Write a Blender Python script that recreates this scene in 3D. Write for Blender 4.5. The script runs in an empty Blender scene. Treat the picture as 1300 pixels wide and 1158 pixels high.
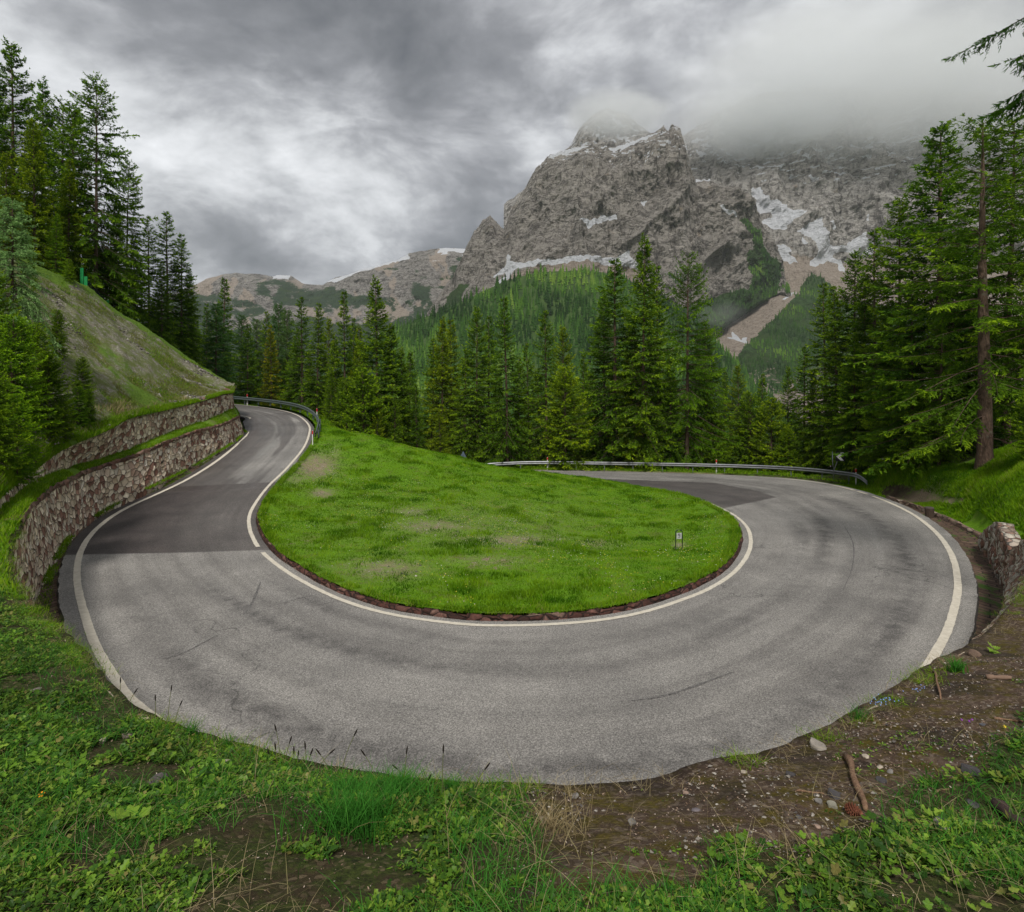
import bpy, math, random
import numpy as np
from mathutils import Vector, Matrix
random.seed(7); RNG = np.random.default_rng(7)
SC = bpy.context.scene; COL = SC.collection
CAMZ = 5.5; F = 750.0; HX = 650.0; HY = 500.0

def P(px, py, D):
    return np.array([(px-HX)/F*D, D, CAMZ-(py-HY)/F*D])
def PD(px, py, ztab):
    lo, hi = 1.0, 95.0
    f = lambda D: np.interp(D, ztab[0], ztab[1]) + D*(py-HY)/F - CAMZ
    for _ in range(50):
        m = (lo+hi)/2
        if f(m) < 0: lo = m
        else: hi = m
    return P(px, py, (lo+hi)/2)
ZL = ([0, 15, 20, 25, 30, 35, 40, 43, 50, 57, 65, 90], [0, 0, .08, .3, .95, 1.65, 2.4, 2.85, 3.85, 4.5, 5.2, 7])
ZR = ([0, 15, 25, 35, 50, 60, 90], [0, 0, -.15, -.5, -1.3, -2, -5])

# ---------------------------------------------------------------- noise
def _h(i, j, k):
    n = (i.astype(np.int64)*73856093) ^ (j.astype(np.int64)*19349663) ^ (k.astype(np.int64)*83492791)
    n = (n ^ (n >> 13)) * 1274126177
    n = n & 0x7fffffff
    n = (n ^ (n >> 16)) & 0xffff
    return n/65535.0
def vn(x, y, z=0.0):
    x = np.asarray(x, float); y = np.asarray(y, float)+0*x; z = np.asarray(z, float)+0*x
    i = np.floor(x); j = np.floor(y); k = np.floor(z)
    u = x-i; v = y-j; w = z-k
    u = u*u*(3-2*u); v = v*v*(3-2*v); w = w*w*(3-2*w)
    r = 0
    for a in (0, 1):
        for b in (0, 1):
            for c in (0, 1):
                r = r + _h(i+a, j+b, k+c)*(u if a else 1-u)*(v if b else 1-v)*(w if c else 1-w)
    return r*2-1
def fbm(x, y, z=0.0, o=4, g=.5):
    r = 0; a = 1; s = 0
    for q in range(o):
        r = r+a*vn(x*2.03**q+q*17.3, y*2.03**q-q*9.1, np.asarray(z)*2.03**q+q*5.7); s += a; a *= g
    return r/s
def ridge(x, y, z=0.0, o=5, g=.5):
    r = 0; a = 1; s = 0
    for q in range(o):
        n = 1-np.abs(vn(x*2.03**q+q*13.3, y*2.03**q-q*7.1, np.asarray(z)*2.03**q+q*3.7))
        r = r+a*n*n; s += a; a *= g
    return r/s
def sstep(a, b, x):
    t = np.clip((x-a)/(b-a), 0, 1); return t*t*(3-2*t)

# ---------------------------------------------------------------- mesh helpers
def mk(name, V, Fs, mat, parent=None, smooth=True, attrs=None, uv=None, cols=None):
    """V (n,3); Fs list of int arrays (m,k)"""
    V = np.asarray(V, np.float32).reshape(-1, 3)
    if not isinstance(Fs, list): Fs = [Fs]
    Fs = [np.asarray(f, np.int32) for f in Fs if len(f)]
    me = bpy.data.meshes.new(name)
    loops = np.concatenate([f.ravel() for f in Fs])
    tot = np.concatenate([np.full(len(f), f.shape[1], np.int32) for f in Fs])
    st = np.concatenate([[0], np.cumsum(tot)[:-1]]).astype(np.int32)
    me.vertices.add(len(V)); me.vertices.foreach_set('co', V.ravel())
    me.loops.add(len(loops)); me.loops.foreach_set('vertex_index', loops)
    me.polygons.add(len(tot)); me.polygons.foreach_set('loop_start', st); me.polygons.foreach_set('loop_total', tot)
    me.polygons.foreach_set('use_smooth', np.full(len(tot), bool(smooth)))
    me.update(calc_edges=True)
    if uv is not None:
        l = me.uv_layers.new(name='UVMap'); l.data.foreach_set('uv', np.asarray(uv, np.float32)[loops].ravel())
    for k, a in (attrs or {}).items():
        at = me.attributes.new(k, 'FLOAT', 'POINT'); at.data.foreach_set('value', np.asarray(a, np.float32).ravel())
    for m in (mat if isinstance(mat, (list, tuple)) else [mat]): me.materials.append(m)
    me.validate()
    o = bpy.data.objects.new(name, me); COL.objects.link(o)
    if parent is not None: o.parent = parent
    return o
def gridF(nr, nc, off=0, wrap=False):
    r = np.arange(nr-1)[:, None]; c = np.arange(nc if wrap else nc-1)[None, :]
    c1 = (c+1) % nc
    a = r*nc+c; b = r*nc+c1; d = (r+1)*nc+c; e = (r+1)*nc+c1
    return np.stack([a, b, e, d], -1).reshape(-1, 4)+off
def tag(o, label=None, cat=None, group=None, kind=None):
    if label: o['label'] = label
    if cat: o['category'] = cat
    if group: o['group'] = group
    if kind: o['kind'] = kind
    return o
def empty(name, loc, rz=0, label=None, cat=None, group=None):
    o = bpy.data.objects.new(name, None); COL.objects.link(o)
    o.location = tuple(float(q) for q in loc); o.rotation_euler = (0, 0, rz); o.empty_display_size = .2
    return tag(o, label, cat, group)
class MB:
    def __init__(s): s.V = []; s.Q = []; s.T = []; s.n = 0
    def add(s, V, Q=None, T=None):
        V = np.asarray(V, float).reshape(-1, 3)
        if Q is not None and len(Q): s.Q.append(np.asarray(Q)+s.n)
        if T is not None and len(T): s.T.append(np.asarray(T)+s.n)
        s.V.append(V); s.n += len(V)
    def box(s, c, d, R=None, bev=0):
        x, y, z = [q/2 for q in d]
        V = np.array([[a*x, b*y, e*z] for a in (-1, 1) for b in (-1, 1) for e in (-1, 1)])
        if R is not None: V = V@np.array(R).T
        s.add(V+np.array(c), [[0, 1, 3, 2], [4, 6, 7, 5], [0, 4, 5, 1], [2, 3, 7, 6], [0, 2, 6, 4], [1, 5, 7, 3]])
    def tube(s, pts, rad, n=8, cap=True):
        pts = np.asarray(pts, float); m = len(pts)
        rad = np.broadcast_to(np.asarray(rad, float), (m,))
        tg = np.gradient(pts, axis=0); tg /= np.linalg.norm(tg, axis=1)[:, None]+1e-9
        up = np.array([0, 0, 1.]) if abs(tg[0][2]) < .9 else np.array([1., 0, 0])
        a = np.cross(tg, up); a /= np.linalg.norm(a, axis=1)[:, None]+1e-9; b = np.cross(tg, a)
        th = np.arange(n)*2*math.pi/n
        V = pts[:, None]+rad[:, None, None]*(np.cos(th)[None, :, None]*a[:, None]+np.sin(th)[None, :, None]*b[:, None])
        T = []
        V = V.reshape(-1, 3)
        if cap:
            V = np.vstack([V, pts[0], pts[-1]])
            for i in range(n):
                T.append([m*n, (i+1) % n, i]); T.append([m*n+1, (m-1)*n+i, (m-1)*n+(i+1) % n])
        s.add(V, gridF(m, n, wrap=True), T)
    def build(s, name, mat, parent=None, smooth=False):
        V = np.concatenate(s.V); Fs = []
        if s.Q: Fs.append(np.concatenate(s.Q))
        if s.T: Fs.append(np.concatenate(s.T))
        return mk(name, V, Fs, mat, parent, smooth)

def catmull(pts, n):
    pts = np.asarray(pts, float); p = np.vstack([2*pts[0]-pts[1], pts, 2*pts[-1]-pts[-2]]); out = []
    t = np.linspace(0, 1, n, endpoint=False)[:, None]
    for i in range(1, len(p)-2):
        a, b, c, d = p[i-1], p[i], p[i+1], p[i+2]
        out.append(.5*((2*b)+(c-a)*t+(2*a-5*b+4*c-d)*t**2+(-a+3*b-3*c+d)*t**3))
    out.append(p[-2][None]); return np.vstack(out)
def arclen(p):
    return np.concatenate([[0], np.cumsum(np.linalg.norm(np.diff(p[:, :2], axis=0), axis=1))])
def resamp(p, n):
    s = arclen(p); t = np.linspace(0, s[-1], n)
    return np.stack([np.interp(t, s, p[:, k]) for k in range(p.shape[1])], 1)
def smooth1(p, it=2):
    p = p.copy()
    for _ in range(it): p[1:-1] = .25*p[:-2]+.5*p[1:-1]+.25*p[2:]
    return p
def nrm2(p, side=1):
    t = np.gradient(p[:, :2], axis=0); t /= np.linalg.norm(t, axis=1)[:, None]+1e-9
    return np.stack([-t[:, 1], t[:, 0]], 1)*side
def inpoly(x, y, poly):
    poly = np.asarray(poly); r = np.zeros(np.shape(x), bool); j = len(poly)-1
    for i in range(len(poly)):
        xi, yi = poly[i]; xj, yj = poly[j]
        c = ((yi > y) != (yj > y)) & (x < (xj-xi)*(y-yi)/(yj-yi+1e-12)+xi)
        r ^= c; j = i
    return r
class TPS:
    def __init__(s, pts, lam=1e-3):
        p = np.asarray(pts, float); s.c = p[:, :2]; n = len(p)
        K = s.k(s.c, s.c)+lam*np.eye(n); Q = np.hstack([np.ones((n, 1)), s.c])
        A = np.zeros((n+3, n+3)); A[:n, :n] = K; A[:n, n:] = Q; A[n:, :n] = Q.T
        s.w = np.linalg.solve(A, np.concatenate([p[:, 2], np.zeros(3)]))
    def k(s, a, b):
        d = ((a[:, None]-b[None])**2).sum(-1); return d*np.log(d+1e-9)*.5
    def __call__(s, x, y):
        sh = np.shape(x); q = np.stack([np.ravel(x), np.ravel(y)], 1).astype(float); r = []
        for i in range(0, len(q), 20000):
            b = q[i:i+20000]; r.append(s.k(b, s.c)@s.w[:-3]+s.w[-3]+b@s.w[-2:])
        return np.concatenate(r).reshape(sh)
def near_dist(x, y, line):
    """distance and index of nearest sample of polyline"""
    sh = np.shape(x); q = np.stack([np.ravel(x), np.ravel(y)], 1); D = []; I = []
    for i in range(0, len(q), 8000):
        d = ((q[i:i+8000, None]-line[None, :, :2])**2).sum(-1); k = d.argmin(1); D.append(np.sqrt(d[np.arange(len(k)), k])); I.append(k)
    return np.concatenate(D).reshape(sh), np.concatenate(I).reshape(sh)

# ---------------------------------------------------------------- material helper
class M:
    def __init__(s, name):
        s.m = bpy.data.materials.new(name); s.m.use_nodes = True; s.t = s.m.node_tree; s.t.nodes.clear()
        s.out = s.n('ShaderNodeOutputMaterial'); s.oc = None
    def n(s, k, **kw):
        o = s.t.nodes.new(k)
        for a, b in kw.items(): setattr(o, a, b)
        return o
    def put(s, sock, v):
        if v is None: return
        if isinstance(v, bpy.types.NodeSocket): s.t.links.new(v, sock)
        elif isinstance(v, (tuple, list)) and len(v) == 3 and sock.type == 'RGBA': sock.default_value = (*v, 1)
        else: sock.default_value = v
    def coord(s, which='Object'):
        if s.oc is None: s.oc = s.n('ShaderNodeTexCoord')
        return s.oc.outputs[which]
    def pos(s):
        return s.n('ShaderNodeNewGeometry').outputs['Position']
    def mapping(s, v, scale=(1, 1, 1), rot=(0, 0, 0), loc=(0, 0, 0)):
        n = s.n('ShaderNodeMapping'); s.put(n.inputs[0], v); n.inputs['Scale'].default_value = scale; n.inputs['Rotation'].default_value = rot; n.inputs['Location'].default_value = loc
        return n.outputs[0]
    def noise(s, v, scale=5, detail=4, rough=.5, dist=0, col=False):
        n = s.n('ShaderNodeTexNoise'); s.put(n.inputs['Vector'], v); n.inputs['Scale'].default_value = scale; n.inputs['Detail'].default_value = detail
        n.inputs['Roughness'].default_value = rough; n.inputs['Distortion'].default_value = dist
        return n.outputs['Color' if col else 'Fac']
    def vor(s, v, scale=5, feature='F1', rnd=1, out='Distance'):
        n = s.n('ShaderNodeTexVoronoi', feature=feature); s.put(n.inputs['Vector'], v); n.inputs['Scale'].default_value = scale; n.inputs['Randomness'].default_value = rnd
        return n.outputs[out]
    def ramp(s, v, stops, interp='LINEAR'):
        n = s.n('ShaderNodeValToRGB'); s.put(n.inputs[0], v); e = n.color_ramp.elements; n.color_ramp.interpolation = interp
        while len(e) < len(stops): e.new(.5)
        for q, (p, c) in zip(e, stops): q.position = p; q.color = (*c, 1) if isinstance(c, (tuple, list)) else (c, c, c, 1)
        return n.outputs[0]
    def mix(s, f, a, b, mode='MIX'):
        n = s.n('ShaderNodeMix', data_type='RGBA', blend_type=mode); s.put(n.inputs[0], f); s.put(n.inputs[6], a); s.put(n.inputs[7], b); return n.outputs[2]
    def math(s, op, a, b=0.0, c=None, clamp=False):
        n = s.n('ShaderNodeMath', operation=op, use_clamp=clamp); s.put(n.inputs[0], a); s.put(n.inputs[1], b)
        if c is not None: s.put(n.inputs[2], c)
        return n.outputs[0]
    def mr(s, v, a, b, c=0., d=1.):
        n = s.n('ShaderNodeMapRange', clamp=True); s.put(n.inputs[0], v)
        for i, q in enumerate((a, b, c, d)): n.inputs[i+1].default_value = q
        return n.outputs[0]
    def attr(s, name, out='Fac'):
        return s.n('ShaderNodeAttribute', attribute_name=name).outputs[out]
    def bump(s, h, strength=.5, dist=.05, normal=None):
        n = s.n('ShaderNodeBump'); s.put(n.inputs['Height'], h); n.inputs['Strength'].default_value = strength; n.inputs['Distance'].default_value = dist
        if normal is not None: s.put(n.inputs['Normal'], normal)
        return n.outputs[0]
    def bsdf(s, color, rough=.8, normal=None, metal=0, spec=.3, **kw):
        n = s.n('ShaderNodeBsdfPrincipled'); s.put(n.inputs['Base Color'], color); s.put(n.inputs['Roughness'], rough); s.put(n.inputs['Metallic'], metal)
        s.put(n.inputs['Specular IOR Level'], spec)
        if normal is not None: s.put(n.inputs['Normal'], normal)
        for k, v in kw.items(): s.put(n.inputs[k], v)
        return n.outputs[0]
    def leafy(s, color, trans=.35, rough=.6, normal=None, spec=.06):
        b = s.bsdf(color, rough, normal, spec=spec); t = s.n('ShaderNodeBsdfTranslucent'); s.put(t.inputs[0], color)
        x = s.n('ShaderNodeMixShader'); x.inputs[0].default_value = trans; s.put(x.inputs[1], b); s.put(x.inputs[2], t.outputs[0]); return x.outputs[0]
    def done(s, sh):
        s.t.links.new(sh, s.out.inputs['Surface']); return s.m
def plain(name, col, rough=.6, metal=0, spec=.4, var=.15, scale=20):
    m = M(name); n = m.noise(m.coord(), scale, 4, .6)
    c = m.mix(m.mr(n, .3, .7), tuple(q*(1-var) for q in col), tuple(min(1, q*(1+var)) for q in col))
    return m.done(m.bsdf(c, rough, m.bump(n, .15, .01), metal, spec))
# ================================================================ road curves (outer edge line / inner edge line)
def pl(px, py): return PD(px, py, ZL)
def pr(px, py): return PD(px, py, ZR)
pairs = [
 ((-44, 47.5, 5.3), (-46, 54.5, 5.6)), ((-35, 51, 4.7), (-36, 58, 5.1)),
 (pl(303, 527), pl(300, 513.5)), (pl(314.5, 535.7), pl(366, 523)), (pl(318, 546), pl(391, 538)), (pl(309.5, 557), pl(392, 553)),
 (pl(280, 582), pl(384, 571)), (pl(243, 606), pl(362, 597)), (pl(207, 624), pl(340, 618)), (pl(155, 648), pl(320, 646)),
 (pl(122, 672), pl(316, 667)), (pl(104, 697), pl(327, 694)), (pl(98, 722), pl(355, 720)), (pl(100, 752), pl(400, 747)),
 (pl(117, 810), pl(450, 768)), (pl(145, 860), pl(500, 781)), (pl(185, 905), pl(560, 790)),
 ((-3.1, 8.15, 0), pl(605, 794)), ((0, 7.5, 0), pl(650, 794.5)), ((3.2, 7.95, 0), pr(700, 793)), (pr(1110, 925), pr(760, 788)),
 (pr(1169, 858), pr(815, 778)), (pr(1199, 809), pr(860, 764)), (pr(1212, 771), pr(900, 748)), (pr(1216, 738), pr(932, 727)),
 (pr(1207, 702), pr(950, 703)), (pr(1185, 673), pr(953, 682)), (pr(1150, 648), pr(945, 665)), (pr(1102, 628), pr(925, 650)),
 (pr(1052, 615), pr(890, 635)), (pr(999, 608), pr(852, 626)), (pr(928, 604), pr(800, 617)), (pr(840, 601), pr(745, 612)),
 (pr(760, 599), pr(690, 608)), (pr(668, 598), (-2.0, 45.8, -1.2)), ((-4, 54.5, -1.9), (-7.5, 48.5, -1.7)), ((-6.5, 62, -2.6), (-12, 56, -2.4)), ((-7.5, 72, -3.6), (-13.5, 68, -3.2)), ((-8, 86, -5), (-14.5, 86, -5))]
OUT = smooth1(catmull([a for a, b in pairs], 24), 40)
INN = smooth1(catmull([b for a, b in pairs], 24), 40)
MID = (OUT+INN)/2; SL = arclen(MID)
def paired(n):
    t = np.linspace(0, SL[-1], n)
    return (np.stack([np.interp(t, SL, OUT[:, k]) for k in range(3)], 1), np.stack([np.interp(t, SL, INN[:, k]) for k in range(3)], 1), t)
OUT, INN, SU = paired(1400)
# outward directions from the road
wid = np.linalg.norm((OUT-INN)[:, :2], axis=1)
NO = nrm2(OUT); NO *= np.sign((NO*(OUT-INN)[:, :2]).sum(1))[:, None]
NI = nrm2(INN); NI *= np.sign((NI*(INN-OUT)[:, :2]).sum(1))[:, None]
NO = smooth1(NO, 20); NI = smooth1(NI, 20)
NO /= np.linalg.norm(NO, axis=1)[:, None]; NI /= np.linalg.norm(NI, axis=1)[:, None]
EO = .32+.12*sstep(0, 60, SU)*1.0; EO = np.where((SU > 0), EO, EO)
EI = .28
AO = OUT.copy(); AO[:, :2] += NO*(EO+.04*fbm(SU*.8, SU*0, o=3)+.03*fbm(SU*4, SU*0, o=2))[:, None]
AI = INN.copy(); AI[:, :2] += NI*(EI+.03*fbm(SU*1.1, SU*0+9, o=3))[:, None]
# asphalt sheet: rows along, columns across
NC = 60
tt = np.linspace(0, 1, NC)
RV = AO[:, None]*(1-tt)[None, :, None]+AI[:, None]*tt[None, :, None]
UU = np.broadcast_to(SU[:, None], RV.shape[:2]); TT = np.broadcast_to(tt[None], RV.shape[:2])
RV[..., 2] += .02*fbm(RV[..., 0]*.35, RV[..., 1]*.35, o=3)*np.sin(np.pi*TT)
X = RV[..., 0]; Y = RV[..., 1]
def upos(px, py, f): # road u of a pixel
    p = f(px, py); return SU[((MID2-p[None, :2])**2).sum(1).argmin()]
MID2 = ((OUT+INN)/2)[:, :2]
uA = upos(215, 703, pl); uB = upos(300, 615, pl); uC = upos(345, 568, pl)
wob = fbm(X*.7, Y*.7, o=3)
dark = ((UU < uA) & (UU > uB)).astype(float)
far = (UU <= uB)
lane = 1-sstep(.40, .52, TT+.05*wob)
lf = np.clip(lane + .9*sstep(.1, .35, fbm(UU*.12, TT*9, o=3)+.35*sstep(uB-4, uB-14, UU)), 0, 1)*(.75+.25*sstep(.35, .0, TT))
dark = np.where(far, np.clip(lf, 0, 1)*.9, dark*(.72+.28*(1-sstep(.3, .8, TT))))
wet = np.where(UU < uB+1, .55+.45*sstep(-.3, .4, fbm(UU*.2, TT*6+4, o=3)), .25*(UU < uA))
# right dark patch
pa = pr(920, 645); pb = pr(985, 631); pc = pr(905, 613); pd = pr(815, 609.5); pe = pr(700, 606)
poly = [pa[:2], pb[:2], (pb[:2]*.6+pc[:2]*.4)+[.6, 0], pc[:2], pd[:2], pe[:2], (-20, 40), (0, 25)]
rp = inpoly(X, Y, poly) & (TT > .1) & (UU > SL[-1]*.5)
dark = np.where(rp, .85, dark); wet = np.where(rp, .35, wet)
# rubber darkening arcs (real wear on the asphalt, follows the wheels)
wear = np.zeros_like(UU)
hm = sstep(uA, uA+6, UU)
for c, w, a in ((.28, .055, .75), (.60, .05, .65), (.78, .045, .5), (.45, .035, .45)):
    cc = c+.06*np.sin(UU*.11+c*9)
    wear = np.maximum(wear, a*np.exp(-((TT-cc)/w)**2)*(.45+.75*sstep(-.4, .5, fbm(UU*.15+c*40, TT*3, o=3))))
wear *= hm
road = mk('road', RV, gridF(len(SU), NC), None, attrs={'dark': dark, 'wet': wet, 'wear': wear}, uv=np.stack([UU, TT*7], -1).reshape(-1, 2))
tag(road, kind='structure')
m = M('asphalt'); pos = m.pos(); uvn = m.coord('UV')
big = m.noise(pos, .35, 4, .55); fine = m.noise(pos, 34, 3, .75); grit = m.vor(pos, 55, out='Color'); gr = m.mr(grit, .15, .85)
streak = m.noise(m.mapping(uvn, (.12, 2.6, 1)), 1.0, 5, .6); st2 = m.noise(m.mapping(uvn, (.05, 1.1, 1)), 1.0, 3, .5, .4)
base = m.mix(m.mr(big, .3, .7), (.15, .142, .132), (.30, .284, .26))
base = m.mix(m.mr(streak, .42, .68, 0, .5), base, (.12, .112, .105))
base = m.mix(m.mr(st2, .35, .65, 0, .3), base, (.36, .345, .32))
base = m.mix(m.math('MULTIPLY', m.attr('wear'), m.mr(m.noise(pos, 2.2, 5, .7), .3, .6)), base, (.062, .058, .056))
dk = m.mix(m.mr(m.noise(pos, .9, 4), .35, .65), (.048, .040, .038), (.085, .071, .066))
dk = m.mix(m.mr(streak, .35, .7, 0, .5), dk, (.042, .036, .035))
base = m.mix(m.attr('dark'), base, dk)
crk = m.vor(m.mix(.25, m.mapping(pos, (.22, .22, .22)), m.noise(pos, 1.3, 4, col=True)), 1.0, 'DISTANCE_TO_EDGE')
base = m.mix(m.math('MULTIPLY', m.mr(crk, 0, .006, .6, 0), m.mr(m.noise(pos, .25, 2), .5, .6)), base, (.03, .028, .026))
sp = m.mr(fine, .25, .75, .35, 1.65)
base = m.mix(1.0, base, m.mr(gr, 0, 1, .62, 1.38), 'MULTIPLY')
base = m.mix(1.0, base, sp, 'MULTIPLY')
rough = m.math('SUBTRACT', .80, m.math('MULTIPLY', m.attr('wet'), m.mr(m.noise(m.mapping(uvn, (.25, 1.0, 1)), 1, 4), .3, .65, .3, .52)))
MAT_ROAD = m.done(m.bsdf(base, rough, m.bump(m.math('ADD', fine, gr), .5, .012), spec=.4))
road.data.materials.clear(); road.data.materials.append(MAT_ROAD)
# skirts so the asphalt has a real broken edge
def skirt(name, line, nrm, mat):
    a = line.copy(); b = line.copy(); b[:, :2] += nrm*.05; b[:, 2] -= .14
    a[:, 2] -= .001
    return tag(mk(name, np.stack([a, b]), gridF(2, len(a)), mat), kind='structure')
m = M('asphalt_edge'); MAT_EDGE = m.done(m.bsdf(m.mix(m.mr(m.noise(m.pos(), 9, 4), .3, .7), (.03, .028, .026), (.12, .11, .1)), .9))
skirt('road_edge', AO, NO, MAT_EDGE); skirt('road_edge', AI, NI, MAT_EDGE)

def roadpt(u, t, dz=0):
    o = np.stack([np.interp(u, SU, AO[:, k]) for k in range(3)], -1); i = np.stack([np.interp(u, SU, AI[:, k]) for k in range(3)], -1)
    p = o*(1-np.asarray(t))[..., None]+i*np.asarray(t)[..., None]; p[..., 2] += dz
    p[..., 2] += .02*fbm(p[..., 0]*.35, p[..., 1]*.35, o=3)*np.sin(np.pi*np.asarray(t))
    return p
# white edge lines
m = M('road_paint'); pos = m.pos()
wn = m.noise(pos, 7, 5, .7); w2 = m.noise(pos, 45, 3, .8)
c = m.mix(m.mr(wn, .3, .75), (.50, .45, .36), (.72, .67, .57)); c = m.mix(m.mr(w2, .62, .75, 0, .7), c, (.22, .2, .18))
c = m.mix(m.mr(m.noise(pos, .8, 4, .6), .6, .75, 0, .3), c, (.25, .23, .2))
MAT_LINE = m.done(m.bsdf(c, .8, m.bump(w2, .3, .005)))
def stripe(name, line, nrm, w, mask):
    idx = np.where(mask)[0]; runs = np.split(idx, np.where(np.diff(idx) > 1)[0]+1)
    for r in runs:
        if len(r) < 3: continue
        L = line[r]; N = nrm[r]; S = SU[r]
        ja = .012*fbm(S*6, S*0, o=3); jb = .012*fbm(S*6, S*0+50, o=3)
        cols = []
        for k, q in enumerate(np.linspace(-w/2, w/2, 5)):
            p = L.copy(); p[:, :2] += N*(q+(ja if k == 0 else jb if k == 4 else 0))[..., None] if np.ndim(q+ja) and (k in (0, 4)) else N*q
            p[:, 2] += .009+.003
            cols.append(p)
        tag(mk(name, np.stack(cols), gridF(5, len(r)), MAT_LINE), kind='structure')
def gaps(lst):
    mk_ = np.ones(len(SU), bool)
    for a, b in lst: mk_ &= ~((SU > a) & (SU < b))
    return mk_
u1 = upos(1118, 634, pr); u2 = upos(1134, 642.5, pr)
stripe('edge_line', OUT, NO, .18, gaps([(u1-.25, u1), (u2, u2+.5)]))
ui = upos(330, 700, pl)
stripe('edge_line', INN, NI, .14, gaps([(uA-.55, uA+.05)]))
# ================================================================ grass material
def grass_mat(name, soil=(.19, .145, .10), lush=1.0, bare_attr=None):
    m = M(name); pos = m.pos()
    a = m.noise(pos, .45, 5, .6); b = m.noise(pos, 3.5, 5, .7); c = m.noise(pos, 22, 4, .7)
    g = m.mix(m.mr(b, .3, .7), (.025, .085, .004), (.10, .24, .008)); g = m.mix(m.mr(c, .3, .75, 0, .8), g, (.19, .34, .015)); g = m.mix(m.mr(m.noise(pos, 1.1, 5, .7), .52, .66, 0, .55), g, (.12, .105, .04))
    s = m.mix(m.mr(c, .3, .7), tuple(q*.5 for q in soil), tuple(q*2.1 for q in soil)); s = m.mix(m.mr(m.noise(pos, 60, 2), .55, .7), s, (.42, .35, .26))
    k = m.mr(m.math('ADD', m.math('MULTIPLY', b, .6), m.math('MULTIPLY', a, .4)), .30, .40)
    if bare_attr:
        k = m.math('SUBTRACT', k, m.math('MULTIPLY', m.attr(bare_attr), m.mr(b, .25, .6, 1.3, .4)), clamp=True)
    s = m.mix(m.attr('duff'), s, m.mix(b, (.02, .014, .01), (.06, .042, .03)))
    col = m.mix(k, s, g)
    return m.done(m.bsdf(col, .9, m.bump(m.math('ADD', b, c), .6, .06), spec=.15))
MAT_GRASS = grass_mat('grass_ground', bare_attr='bare')
# ================================================================ island between the two legs
n0 = np.argmin(np.abs(SU-upos(366, 523, pl)))-60; n1 = len(SU)-60
ring = AI[n0:n1:6].copy(); ring[:, :2] += NI[n0:n1:6]*.10
ringz = ring.copy(); ringz[:, 2] += .16
ctrl = [tuple(p) for p in ringz[::3]]
def ip(px, py, D): return tuple(P(px, py, D))
ctrl += [ip(470, 553, 42), ip(430, 545, 45), ip(515, 566, 42), ip(560, 576, 42), ip(620, 591, 41), ip(680, 600, 40), ip(740, 606.5, 42),
         ip(410, 600, 33.5), ip(500, 640, 28.0), ip(600, 690, 21.2), ip(720, 700, 21.2), ip(860, 690, 23.6), ip(840, 640, 32), ip(700, 630, 32), ip(600, 610, 34)]
ISL = TPS(ctrl, .02)
# rows shrink from the ring towards the ring's spine
nr = 90
rg = resamp(np.vstack([ring]), 420)
xs = np.arange(-24, 16, .22); ys = np.arange(11.5, 90, .22)
GX, GY = np.meshgrid(xs, ys)
def inside_island(x, y, shrink=0):
    r = ring[:, :2]; return inpoly(x, y, np.vstack([r, [(-13.8, 100), (-40, 100), (-60, 66)]]) if False else r)
ins = inside_island(GX, GY)
dd, di = near_dist(GX, GY, ring)
GZ = ISL(GX, GY)
GZ = GZ+(.10*fbm(GX*.5, GY*.5, o=4)+.05*fbm(GX*2.2, GY*2.2, o=3))*sstep(0, 1.2, dd)
# edges: pull rim vertices onto the ring
def clipped_grid(GX, GY, GZ, ins, line, dd, di, cell):
    X = GX.copy(); Y = GY.copy(); Z = GZ.copy(); rim = (dd < cell*.75)
    X[rim] = line[di[rim], 0]; Y[rim] = line[di[rim], 1]; Z[rim] = line[di[rim], 2]
    ok = ins | rim
    nr, nc = X.shape; q = gridF(nr, nc); okf = ok.ravel()
    q = q[okf[q].all(1)]
    # drop cells wholly on the rim and outside
    rimf = rim.ravel(); insf = ins.ravel(); q = q[~((rimf[q] & ~insf[q]).all(1))]
    V = np.stack([X, Y, Z], -1).reshape(-1, 3); used = np.unique(q); mp = np.full(len(V), -1); mp[used] = np.arange(len(used))
    return V[used], mp[q], used
dense = resamp(ringz, 3000)
dd2, di2 = near_dist(GX, GY, dense)
V, Q, used = clipped_grid(GX, GY, GZ, ins, dense, dd2, di2, .22)
def pix(x, y, z): return HX+F*x/y, HY+F*(CAMZ-z)/y
def bareness(x, y, z):
    px, py = pix(x, y, z); b = np.zeros_like(px)
    for cx, cy, rx, ry, s in ((400, 592, 26, 16, 1.3), (408, 626, 16, 6, 1.1), (375, 608, 14, 8, .7), (550, 668, 55, 9, .85), (650, 686, 70, 9, .85), (490, 722, 55, 14, .85), (520, 650, 34, 6, .7), (620, 712, 60, 8, .55), (760, 690, 50, 7, .45), (862, 692, 10, 4, 1.), (600, 670, 160, 34, .35), (425, 575, 8, 10, .6)):
        b = np.maximum(b, s*np.exp(-(((px-cx)/rx)**2+((py-cy)/ry)**2)))
    return b
isl_bare = bareness(*V.T)
isl = mk('grass_mound', V, Q, MAT_GRASS, attrs={'bare': isl_bare})
tag(isl, kind='structure')
def isl_z(x, y): return ISL(x, y)+(.10*fbm(x*.5, y*.5, o=4)+.05*fbm(x*2.2, y*2.2, o=3))

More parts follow.
